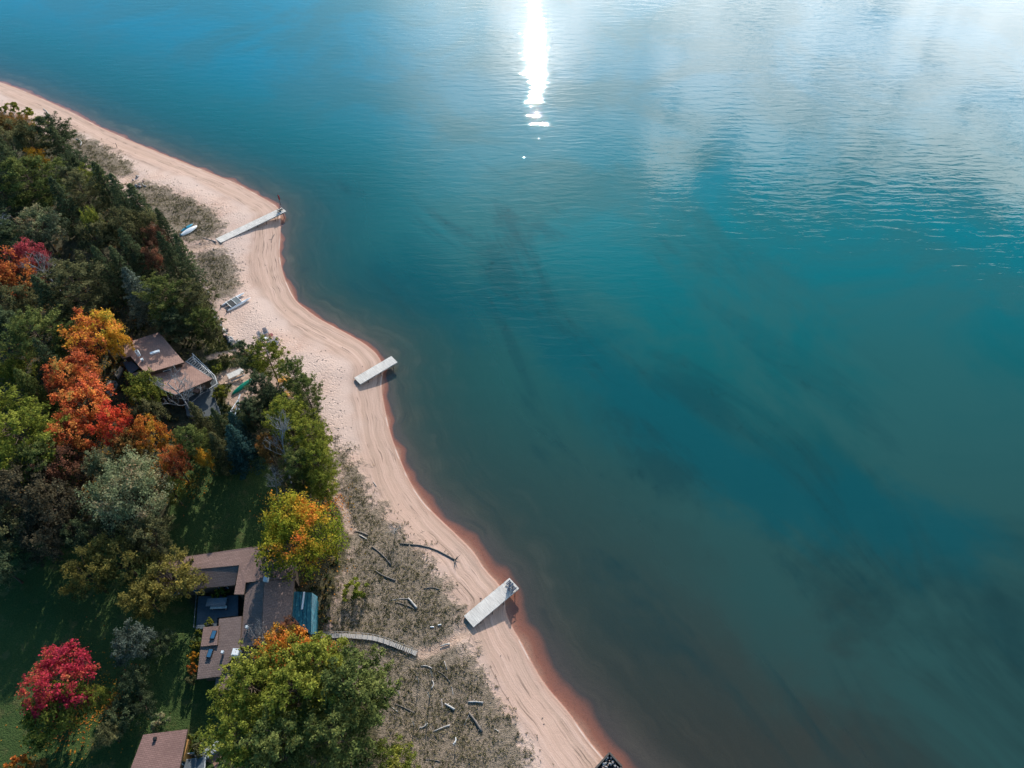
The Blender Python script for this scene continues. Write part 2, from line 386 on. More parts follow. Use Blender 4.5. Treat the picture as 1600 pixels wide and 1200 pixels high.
# body colour: brown-green over the shallow sand, dark green, then teal out in the bay
deep = q.ramp(q.rng(yy, 15, 190, 0, 1, False), [(0.0, (.012, .029, .027)), (.17, (.011, .041, .040)), (.38, (.005, .092, .095)), (.62, (.001, .150, .172)), (1.0, (.001, .16, .235))])
warm = q.mix(q.rng(n1, .38, .62), deep, q.mix(.45, deep, (.032, .1, .09)))
weed = q.math('MULTIPLY', q.rng(n2, .5, .66), q.math('MULTIPLY', q.rng(sd, 6, 16), q.rng(sd, 95, 45)))
shal = q.ramp(q.rng(yy, 20, 150, 0, 1, False), [(0, (.038, .042, .034)), (.45, (.016, .082, .076)), (1, (.004, .12, .14))])
sdj = q.math('ADD', sd, q.math('MULTIPLY', q.math('SUBTRACT', n1, .5), 45))
body = q.mix(q.rng(sdj, 12, 48), shal, warm)
chn = q.rng(q.math('ADD', q.attr('chan'), q.math('MULTIPLY', q.math('SUBTRACT', q.math('ADD', n1, n2), 1.0), 26)), 13, 1)
body = q.mix(q.math('MULTIPLY', chn, .8), body, q.ramp(q.rng(yy, 20, 120, 0, 1, False), [(0, (.005, .058, .066)), (1, (.0, .088, .105))]))
weed = q.math('MULTIPLY', weed, q.rng(yy, 175, 120))
body = q.mix(q.math('MULTIPLY', weed, .55), body, q.ramp(q.rng(yy, 20, 130, 0, 1, False), [(0, (.008, .034, .036)), (1, (.004, .065, .078))]))
body = q.mix(q.math('MULTIPLY', q.math('MULTIPLY', q.rng(n3, .55, .7), weed), .5), body, (.006, .036, .04))
opac = q.math('SUBTRACT', 1.0, q.math('EXPONENT', q.math('MULTIPLY', q.math('MAXIMUM', sd, 0.0), -.095)))
# ripples: long low crests running across the sun's path
r1 = q.noise(q.map(P, (.16, .62, 1), (0, 0, rad(5))), 1.0, 3, .5, .6)
r2 = q.noise(q.map(P, (.5, 1.5, 1), (0, 0, rad(-9))), 1.0, 3, .55, .3)
r3 = q.noise(q.map(P, (.05, .1, 1)), 1.0, 2, .5)
calm = q.rng(sd, .2, 8, .15, 1.0)
patch = q.rng(q.noise(P, .018, 3, .5), .38, .62, .55, 1.25)
h = q.math('ADD', q.math('MULTIPLY', r1, 1.0), q.math('MULTIPLY', r2, .16))
h = q.math('MULTIPLY', h, q.math('MULTIPLY', calm, patch))
wn = q.bump(h, .056)
ndi = q.math('ABSOLUTE', q.n('VectorMath', {0: wn, 1: q.n('NewGeometry').outputs['Incoming']}, operation='DOT_PRODUCT').outputs['Value'])
fr = q.math('ADD', .021, q.math('MULTIPLY', .976, q.math('POWER', q.math('SUBTRACT', 1.0, ndi, clamp=True), 5.0)))
gls = q.n('BsdfGlossy', distribution='BECKMANN', ins={'Color': (1, 1, 1, 1), 'Roughness': .034, 'Normal': wn})
dif = q.n('BsdfDiffuse', {'Color': body})
tr = q.n('BsdfTransparent', {'Color': (.93, .97, .97, 1)})
under = q.n('MixShader', {0: opac, 1: tr, 2: dif})
sh = q.n('MixShader', {0: fr, 1: under, 2: gls})
water = link('water', wmesh, q.done(sh)); water['kind'] = 'structure'
# ------------------------------------------------------------------ materials for things
WOODW = simple_mat('weathered_dock_boards', (.62, .57, .52), .8, .16, 2.2, .2)
def boards(name, c):
    m = M(name); o = m.map(m.obj(), (7.0, .5, 1)); nz = m.noise(o, 1.0, 3, .7); st = m.noise(m.obj(), .7, 4, .7)
    f = m.math('MULTIPLY', m.rng(nz, .3, .7, .8, 1.14, False), m.rng(st, .3, .7, .86, 1.08, False))
    return m.done(m.pbsdf(m.mix(1.0, c, m.n('CombineXYZ', {0: f, 1: f, 2: f}), 'MULTIPLY'), .85, None, .2))
WOODW = boards('weathered_dock_boards', (.68, .64, .59))
WOODG = simple_mat('grey_weathered_wood', (.33, .31, .29), .85, .25, 3, .2)
WOODD = simple_mat('dark_treated_wood', (.10, .085, .075), .85, .2, 3, .2)
BARK = simple_mat('brown_bark', (.10, .075, .055), .95, .3, 2, .1, bump=.05)
BARKG = simple_mat('bleached_grey_bark', (.25, .25, .255), .9, .25, 2, .15)
DRIFT = simple_mat('silvered_driftwood', (.36, .34, .32), .9, .3, 3, .15)
DRIFTD = simple_mat('dark_driftwood', (.15, .13, .115), .9, .3, 3, .15)
WHITE = simple_mat('white_paint', (.74, .75, .76), .35, .06, 2, .5)
GELC = simple_mat('grey_white_gelcoat', (.72, .74, .76), .25, .05, 2, .5)
BLACKM = simple_mat('black_mesh', (.03, .035, .04), .7, .2, 8, .3)
TEAL = simple_mat('teal_plastic', (.01, .22, .34), .35, .08, 2, .5)
CANOE = simple_mat('green_canoe_hull', (.0, .22, .14), .35, .08, 2, .5)
GREYC = simple_mat('grey_plastic_chair', (.20, .22, .26), .5, .08, 3, .4)
NAVY = simple_mat('navy_plastic', (.02, .05, .10), .5, .08, 3, .4)
YELL = simple_mat('orange_yellow_plastic', (.62, .33, .05), .4, .08, 3, .4)
REDP = simple_mat('dark_red_paint', (.20, .03, .035), .5, .08, 3, .4)
REDF = simple_mat('red_flag_cloth', (.45, .06, .07), .8, .08, 3, .2)
RUBBER = simple_mat('black_rubber', (.02, .02, .02), .8, .1, 3, .3)
STEEL = simple_mat('galvanised_steel', (.5, .52, .54), .4, .08, 3, .5, .6)
ROCK = simple_mat('grey_boulder', (.27, .265, .27), .9, .3, 1.5, .2, bump=.05)
ROCKP = simple_mat('pale_boulder', (.42, .39, .37), .9, .3, 1.5, .2, bump=.05)
PINK = simple_mat('pinkish_stone', (.33, .24, .21), .9, .3, 1.5, .2, bump=.05)
GLASSB = simple_mat('skylight_glass', (.03, .09, .14), .12, .1, 1, .6)
SUNR = simple_mat('shaded_teal_panels', (.012, .085, .115), .35, .25, 2.5, .4)  # teal darkened to carry the maple's shade over the sunroom
PORCH = simple_mat('shade_toned_porch_boards', (.085, .095, .10), .8, .2, 4, .2)  # boards coloured dark to stand for the shade over the porch
WALLB = simple_mat('brown_stained_siding', (.10, .07, .05), .85, .2, 3, .2)
PAVE = simple_mat('pale_paving', (.33, .30, .24), .9, .2, 1.2, .2)
VENTM = simple_mat('pale_vent_metal', (.6, .66, .7), .4, .08, 3, .5)
BLUEG = simple_mat('blue_grey_roofing', (.13, .15, .17), .75, .15, 5, .2)
ORNG = simple_mat('orange_stained_wood', (.42, .22, .07), .7, .2, 3, .3)

def shingles(name, c, ang, var=.25):
    m = M(name); o = m.pos(); v = m.map(o, (1, 1, 1), (0, 0, rad(ang)))
    br = m.n('TexBrick', {'Vector': v, 'Color1': (*[k * 1.06 for k in c], 1), 'Color2': (*[k * .86 for k in c], 1), 'Mortar': (*[k * .55 for k in c], 1), 'Scale': 1.0, 'Mortar Size': .02, 'Brick Width': .5, 'Row Height': .2})
    nz = m.noise(o, .5, 4, .65); nf = m.noise(o, 5.0, 3, .7)
    col = m.mix(m.math('MULTIPLY', m.rng(nz, .4, .7), .45), br.outputs[0], tuple(k * .62 for k in c))
    col = m.mix(m.math('MULTIPLY', m.rng(nf, .66, .74), .6), col, (.36, .24, .13))
    return m.done(m.pbsdf(col, .9, m.bump(br.outputs[1], -.03, .6), .2))
SH1 = shingles('house_roof_shingles', (.37, .225, .18), 33)
SH2 = shingles('brown_roof_shingles', (.27, .175, .15), 5)
SH3 = shingles('shaded_brown_grey_roof_shingles', (.20, .145, .13), 5)  # darker copy of the brown shingles, slope and maple shade painted in
SH4 = shingles('red_brown_roof_shingles', (.255, .15, .13), 8)

def leafmat(name, stops, kn=.45, kh=.15, sc=.28, trans=.42):
    m = M(name); o = m.obj(); oi = m.n('ObjectInfo').outputs['Random']
    off = m.n('CombineXYZ', {0: m.math('MULTIPLY', oi, 37.0), 1: m.math('MULTIPLY', oi, 91.0), 2: 0.0})
    pv = m.n('VectorMath', {0: o, 1: off}, operation='ADD').outputs[0]
    nz = m.rng(m.noise(pv, sc, 2, .5), .32, .68, 0, 1, False)
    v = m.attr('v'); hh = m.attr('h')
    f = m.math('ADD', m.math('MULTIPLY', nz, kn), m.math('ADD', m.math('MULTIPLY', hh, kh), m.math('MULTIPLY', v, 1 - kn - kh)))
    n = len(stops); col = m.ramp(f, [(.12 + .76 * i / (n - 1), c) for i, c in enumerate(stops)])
    jit = m.math('ADD', .62, m.math('MULTIPLY', m.attr('r'), 1.0))
    jit = m.math('MULTIPLY', jit, m.math('ADD', .85, m.math('MULTIPLY', oi, .3)))
    col = m.mix(1.0, col, m.n('CombineXYZ', {0: jit, 1: jit, 2: jit}), 'MULTIPLY')
    d = m.n('BsdfDiffuse', {'Color': col}); t = m.n('BsdfTranslucent', {'Color': col})
    return m.done(m.n('MixShader', {0: trans, 1: d, 2: t}))
LM = {
 'dark': leafmat('dark_evergreen_needles', [(.038, .055, .034), (.068, .09, .046), (.125, .145, .068)]),
 'pine': leafmat('pine_needles', [(.055, .078, .028), (.105, .13, .04), (.19, .205, .06)]),
 'ypine': leafmat('bright_pine_needles', [(.085, .11, .022), (.17, .19, .032), (.30, .295, .055)]),
 'cedar': leafmat('bronze_cedar_foliage', [(.09, .085, .03), (.16, .14, .04), (.27, .21, .05)]),
 'olive': leafmat('olive_foliage', [(.062, .068, .036), (.115, .115, .052), (.19, .175, .08)]),
 'brown': leafmat('browned_foliage', [(.055, .05, .035), (.085, .072, .045), (.13, .105, .06)]),
 'blue': leafmat('blue_spruce_needles', [(.025, .055, .05), (.04, .085, .075), (.07, .125, .105)]),
 'gblue': leafmat('grey_blue_needles', [(.06, .08, .065), (.11, .135, .105), (.19, .21, .16)]),
 'pale': leafmat('pale_grey_green_leaves', [(.08, .105, .055), (.14, .17, .085), (.27, .28, .15), (.32, .2, .12)]),
 'ygreen': leafmat('yellow_green_leaves', [(.075, .10, .028), (.14, .16, .032), (.26, .24, .04)]),
 'orange': leafmat('orange_maple_leaves', [(.17, .10, .05), (.46, .11, .05), (.56, .19, .055), (.58, .29, .045), (.42, .32, .04), (.2, .2, .04)], .55, .05, .2),
 'redor': leafmat('red_orange_maple_leaves', [(.15, .10, .05), (.40, .085, .045), (.56, .155, .055), (.56, .235, .06), (.26, .20, .06)], .5, .1, .2),
 'red': leafmat('crimson_maple_leaves', [(.14, .05, .045), (.33, .03, .055), (.42, .035, .065), (.47, .09, .06), (.46, .20, .07)], .5, .1, .2),
 'vivid': leafmat('vivid_red_maple_leaves', [(.22, .09, .04), (.52, .05, .035), (.58, .08, .045), (.55, .15, .045), (.3, .2, .05)], .5, .15, .2),
 'pink': leafmat('pinkish_red_leaves', [(.14, .08, .06), (.34, .055, .075), (.40, .09, .08)]),
 'maplemix': leafmat('turning_maple_leaves', [(.06, .095, .018), (.105, .15, .022), (.17, .20, .025), (.30, .27, .03), (.52, .25, .035), (.56, .13, .035)], .42, .4, .2),
 'gold': leafmat('golden_leaves', [(.26, .20, .035), (.50, .29, .035), (.58, .24, .035)]),
 'goldor': leafmat('golden_orange_maple_leaves', [(.15, .15, .04), (.40, .24, .035), (.54, .24, .04), (.54, .15, .045), (.26, .2, .05)], .5, .1, .2),
 'mutedor': leafmat('muted_orange_leaves', [(.10, .095, .04), (.20, .13, .045), (.36, .15, .05)]),
 'rust': leafmat('rusty_brown_leaves', [(.09, .07, .045), (.16, .08, .05), (.27, .11, .065)]),
}

# ------------------------------------------------------------------ tree shapes
def quads_at(Pc, Nn, size, asp, rng):
    n = len(Pc)
    Nn = Nn / (np.linalg.norm(Nn, axis=1, keepdims=True) + 1e-9)
    a = rng.normal(size=(n, 3)); T = np.cross(Nn, a); T /= (np.linalg.norm(T, axis=1, keepdims=True) + 1e-9)
    B = np.cross(Nn, T); s = (size * rng.uniform(.7, 1.3, n))[:, None]
    T = T * s * asp * .5; B = B * s * .5
    V = np.stack([Pc - T * .6 - B * .9, Pc + T - B * .25, Pc + T * .35 + B, Pc - T + B * .2], 1).reshape(-1, 3)
    Q = np.arange(4 * n).reshape(n, 4)
    return V, Q
def crown_mesh(name, P, Nn, size, asp, v, rng, z0, z1):
    V, Q = quads_at(P, Nn, size, asp, rng); n = len(P)
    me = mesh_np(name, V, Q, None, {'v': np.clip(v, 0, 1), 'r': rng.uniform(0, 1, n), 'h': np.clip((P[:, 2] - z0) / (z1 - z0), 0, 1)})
    me.materials.append(None)
    return me

def broad(seed, R=5.0, HT=11.0, clumps=74, per=105, leaf=.30, flat=.85, up=.2):
    rng = np.random.default_rng(seed); zc = HT - R * flat
    Ps, Ns, Vs = [], [], []; tips = []
    for i in range(clumps):
        while True:
            d = rng.normal(size=3); d /= np.linalg.norm(d)
            if d[2] > -.45: break
        k = rng.uniform(.42, .95) * (1 + .12 * math.sin(3 * math.atan2(d[1], d[0]) + seed))
        c = np.array([d[0] * R * k, d[1] * R * k, zc + d[2] * R * flat * k])
        cr = R * rng.uniform(.13, .27); tips.append(c)
        nsp = rng.integers(11, 17); sd_ = rng.normal(size=(nsp, 3)) + d * .7 + np.array([0, 0, up]); sd_ /= np.linalg.norm(sd_, axis=1, keepdims=True)
        m = int(per * (cr / (R * .22)) ** 1.6); wh = rng.integers(0, nsp, m); t = np.sqrt(rng.uniform(.05, 1, m))
        p = c + sd_[wh] * (t * cr * rng.uniform(.85, 1.2, nsp)[wh])[:, None] + rng.normal(size=(m, 3)) * R * .032
        Ps.append(p); Ns.append(sd_[wh] * .6 + rng.normal(size=(m, 3)) * .6 + np.array([0, 0, .5]))
        Vs.append(np.full(m, rng.uniform(.15, .85)) + rng.normal(size=m) * .16)
    P = np.vstack(Ps)
    crown = crown_mesh('crown', P, np.vstack(Ns), leaf, .8, np.concatenate(Vs), rng, P[:, 2].min(), P[:, 2].max())
    mb = MB(); r0 = .028 * HT; top = zc - R * flat * .15
    mb.tube([(0, 0, -.4), (.05, 0, top * .35), (.1, -.08, top * .7), (.05, .05, top)], [r0, r0 * .75, r0 * .6, r0 * .35], 7)
    for c in tips[:26]:
        s = Vector((.06, 0, top * rng.uniform(.5, .98))); e = Vector(c); mid = s.lerp(e, .5) + Vector((0, 0, .5))
        mb.tube([s, mid, e], [r0 * .32, r0 * .18, r0 * .06], 4)
    return mb.mesh('trunk', True), crown

def conifer(seed, R=3.0, HT=13.0, kind='spruce'):
    rng = np.random.default_rng(seed); Ps, Ns, Vs = [], [], []; mb = MB(); r0 = .017 * HT
    mb.tube([(0, 0, -.4), (.05, 0, HT * .4), (0, .05, HT * .75), (0, 0, HT * .98)], [r0, r0 * .75, r0 * .4, r0 * .1], 7)
    if kind == 'spruce':
        nb = 150
        for i in range(nb):
            f = (i + .5) / nb; z = HT * (.06 + .93 * f ** .9); L = R * (1 - f) ** .8 * rng.uniform(.78, 1.12) + .18
            a = i * 2.399 + rng.normal() * .25; dirh = np.array([math.cos(a), math.sin(a), 0]); dr = -.28 + .5 * f
            m = int(14 + 46 * L / R); t = np.sqrt(rng.uniform(0.03, 1, m)); side = np.array([-dirh[1], dirh[0], 0])
            wd = .42 * L * (1 - t * .75)
            p = np.outer(t * L, dirh + np.array([0, 0, dr])) + np.outer(rng.uniform(-1, 1, m) * wd, side) + rng.normal(size=(m, 3)) * .07
            p[:, 2] += z + .12 * L * t ** 2; Ps.append(p); Ns.append(rng.normal(size=(m, 3)) * .45 + np.array([dirh[0] * .5, dirh[1] * .5, .9]))
            Vs.append(np.full(m, rng.uniform(.2, .8)) + rng.normal(size=m) * .15)
            if i % 3 == 0: mb.tube([(0, 0, z), tuple(dirh * L * .8 + np.array([0, 0, z + dr * L * .7]))], [r0 * .18, r0 * .04], 3)
        size, asp = .30, .6
    else:
        nw = 15
        for wv in range(nw):
            f = wv / (nw - 1); z0 = HT * (.26 + .70 * f)
            for j in range(rng.integers(4, 7)):
                a = rng.uniform(0, 6.283); L = R * (math.sin(math.pi * (.22 + .74 * f)) ** .8) * rng.uniform(.6, 1.15) + .3
                dirh = np.array([math.cos(a), math.sin(a), 0]); z = z0 + rng.normal() * .25; rise = rng.uniform(.05, .3) + f * .45
                mb.tube([(0, 0, z), tuple(dirh * L * .55 + np.array([0, 0, z + rise * L * .35])), tuple(dirh * L + np.array([0, 0, z + rise * L]))], [r0 * .24, r0 * .13, r0 * .04], 4)
                side = np.array([-dirh[1], dirh[0], 0]); cv = rng.uniform(.15, .85)
                for k in range(int(5 + 8 * L / R)):
                    t = rng.uniform(.38, 1.05); c = dirh * L * t + side * rng.normal() * L * .2 * (1.3 - t) + np.array([0, 0, z + rise * L * t ** 1.4 + .1])
                    m = 15; dd = rng.normal(size=(m, 3)) * np.array([1, 1, .55]) + dirh * .5 + np.array([0, 0, .55]); dd /= np.linalg.norm(dd, axis=1, keepdims=True)
                    Ps.append(c + dd * rng.uniform(.1, .55, m)[:, None]); Ns.append(dd * .4 + rng.normal(size=(m, 3)) * .5 + np.array([0, 0, .6]))
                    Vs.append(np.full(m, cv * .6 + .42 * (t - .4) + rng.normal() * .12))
        size, asp = .33, .5
    P = np.vstack(Ps)
    return mb.mesh('trunk', True), crown_mesh('crown', P, np.vstack(Ns), size, asp, np.concatenate(Vs), rng, 0, HT)

def bare(seed, HT=10.0, spread=.5, depth=4, wig=.25, leader=True):
    rng = np.random.default_rng(seed); mb = MB(); br = MB()
    def grow(p, d, L, r, lev):
        pts = [p]; q = p; dd = d.copy(); n = 4
        for i in range(n):
            dd = (dd + Vector(rng.normal(size=3)) * wig * .5 + Vector((0, 0, .06))).normalized(); q = q + dd * (L / n); pts.append(q)
        (mb if lev == 0 else br).tube(pts, [r * (1 - .6 * i / n) for i in range(n + 1)], 6 if lev == 0 else 4)
        if lev >= depth: return
        kids = 15 if lev == 0 else rng.integers(3, 5)
        for k in range(kids):
            t = rng.uniform(.42, 1.0) if lev == 0 else rng.uniform(.35, 1); i = min(int(t * n), n - 1); b = pts[i].lerp(pts[i + 1], t * n - i)
            a = rng.uniform(0, 6.283); side = Vector((math.cos(a), math.sin(a), rng.uniform(.05, .5)))
            nd = (side * (1.0 if lev == 0 else .8) + dd * (.25 if lev == 0 else .7)).normalized()
            grow(b, nd, L * (.34 if lev == 0 else .58) * rng.uniform(.7, 1.2) * (1.25 - .5 * t), r * (.34 if lev == 0 else .5), lev + 1)
    grow(Vector((0, 0, -.3)), Vector((0, 0, 1)), HT, .021 * HT, 0)
    return mb.mesh('trunk', True), br.mesh('branches', True)

PROTO = {'b': [broad(i) for i in (1, 2, 3, 4)],
         'B': [broad(i, 8.0, 15.0, 170, 90, .36) for i in (21, 22)],
         'c': [broad(i, 4.5, 10.0, 70, 110, .26, 1.0, .9) for i in (31, 32, 33)],
         's': [conifer(i) for i in (41, 42, 43)],
         'p': [conifer(i, 4.6, 13.0, 'pine') for i in (51, 52, 53, 54)],
         'd': [bare(i) for i in (61, 62, 63)],
         'u': [broad(i, 1.6, 2.1, 16, 110, .20, .7, .3) for i in (71, 72)]}
PR = {'b': (5.0, 11.0), 'B': (8.0, 15.0), 'c': (4.5, 10.0), 's': (3.0, 13.0), 'p': (4.6, 13.0), 'd': (4.4, 10.0), 'u': (1.6, 2.1)}
NAMES = {'b': 'broadleaf_tree', 'B': 'broadleaf_tree', 'c': 'cedar_tree', 's': 'spruce_tree', 'p': 'pine_tree', 'd': 'bare_tree', 'u': 'shrub'}
CATS = {'b': 'tree', 'B': 'tree', 'c': 'tree', 's': 'tree', 'p': 'tree', 'd': 'tree', 'u': 'shrub'}
BARKLESS = {k: None for k in PROTO}
for k, lst in PROTO.items():
    for t, c in lst:
        t.materials.append(BARKG if k == 'd' else BARK)
        if k == 'd': c.materials.append(BARKG)
TCOUNT = [0]
def tree(kind, px, py, rpx, ht, key, label, name=None, group=None, lean=0.0):
    """px, py = where the middle of the crown shows; the base stands straight below on the ground"""
    R0, H0 = PR[kind]; fr = {'b': .62, 'B': .5, 'c': .52, 's': .45, 'p': .58, 'd': .6, 'u': .5}[kind]
    gp = ground_pt(px, py, ht * fr); x, y = unproj(px, py, gp.z + ht * fr); x, y = float(x), float(y); z = float(height(x, y))
    depth = math.sqrt(x * x + y * y + (H - z - ht * fr) ** 2) ; r = rpx * depth / F * {'b': .84, 'B': .86, 'c': .96}.get(kind, .97)
    i = TCOUNT[0]; TCOUNT[0] += 1; t, c = PROTO[kind][(1 if key == 'red' else i) % len(PROTO[kind])]
    e = empty(name or NAMES[kind], (x, y, z - .05), (i * 2.399) % 6.283)
    e.scale = (r / R0, r / R0, ht / H0); tag(e, label, CATS[kind], group)
    link('trunk' if kind != 'u' else 'stem', t, None, e)
    if kind == 'd': link('branches', c, None, e)
    else:
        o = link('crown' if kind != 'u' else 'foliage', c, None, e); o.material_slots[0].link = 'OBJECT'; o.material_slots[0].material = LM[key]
    return e
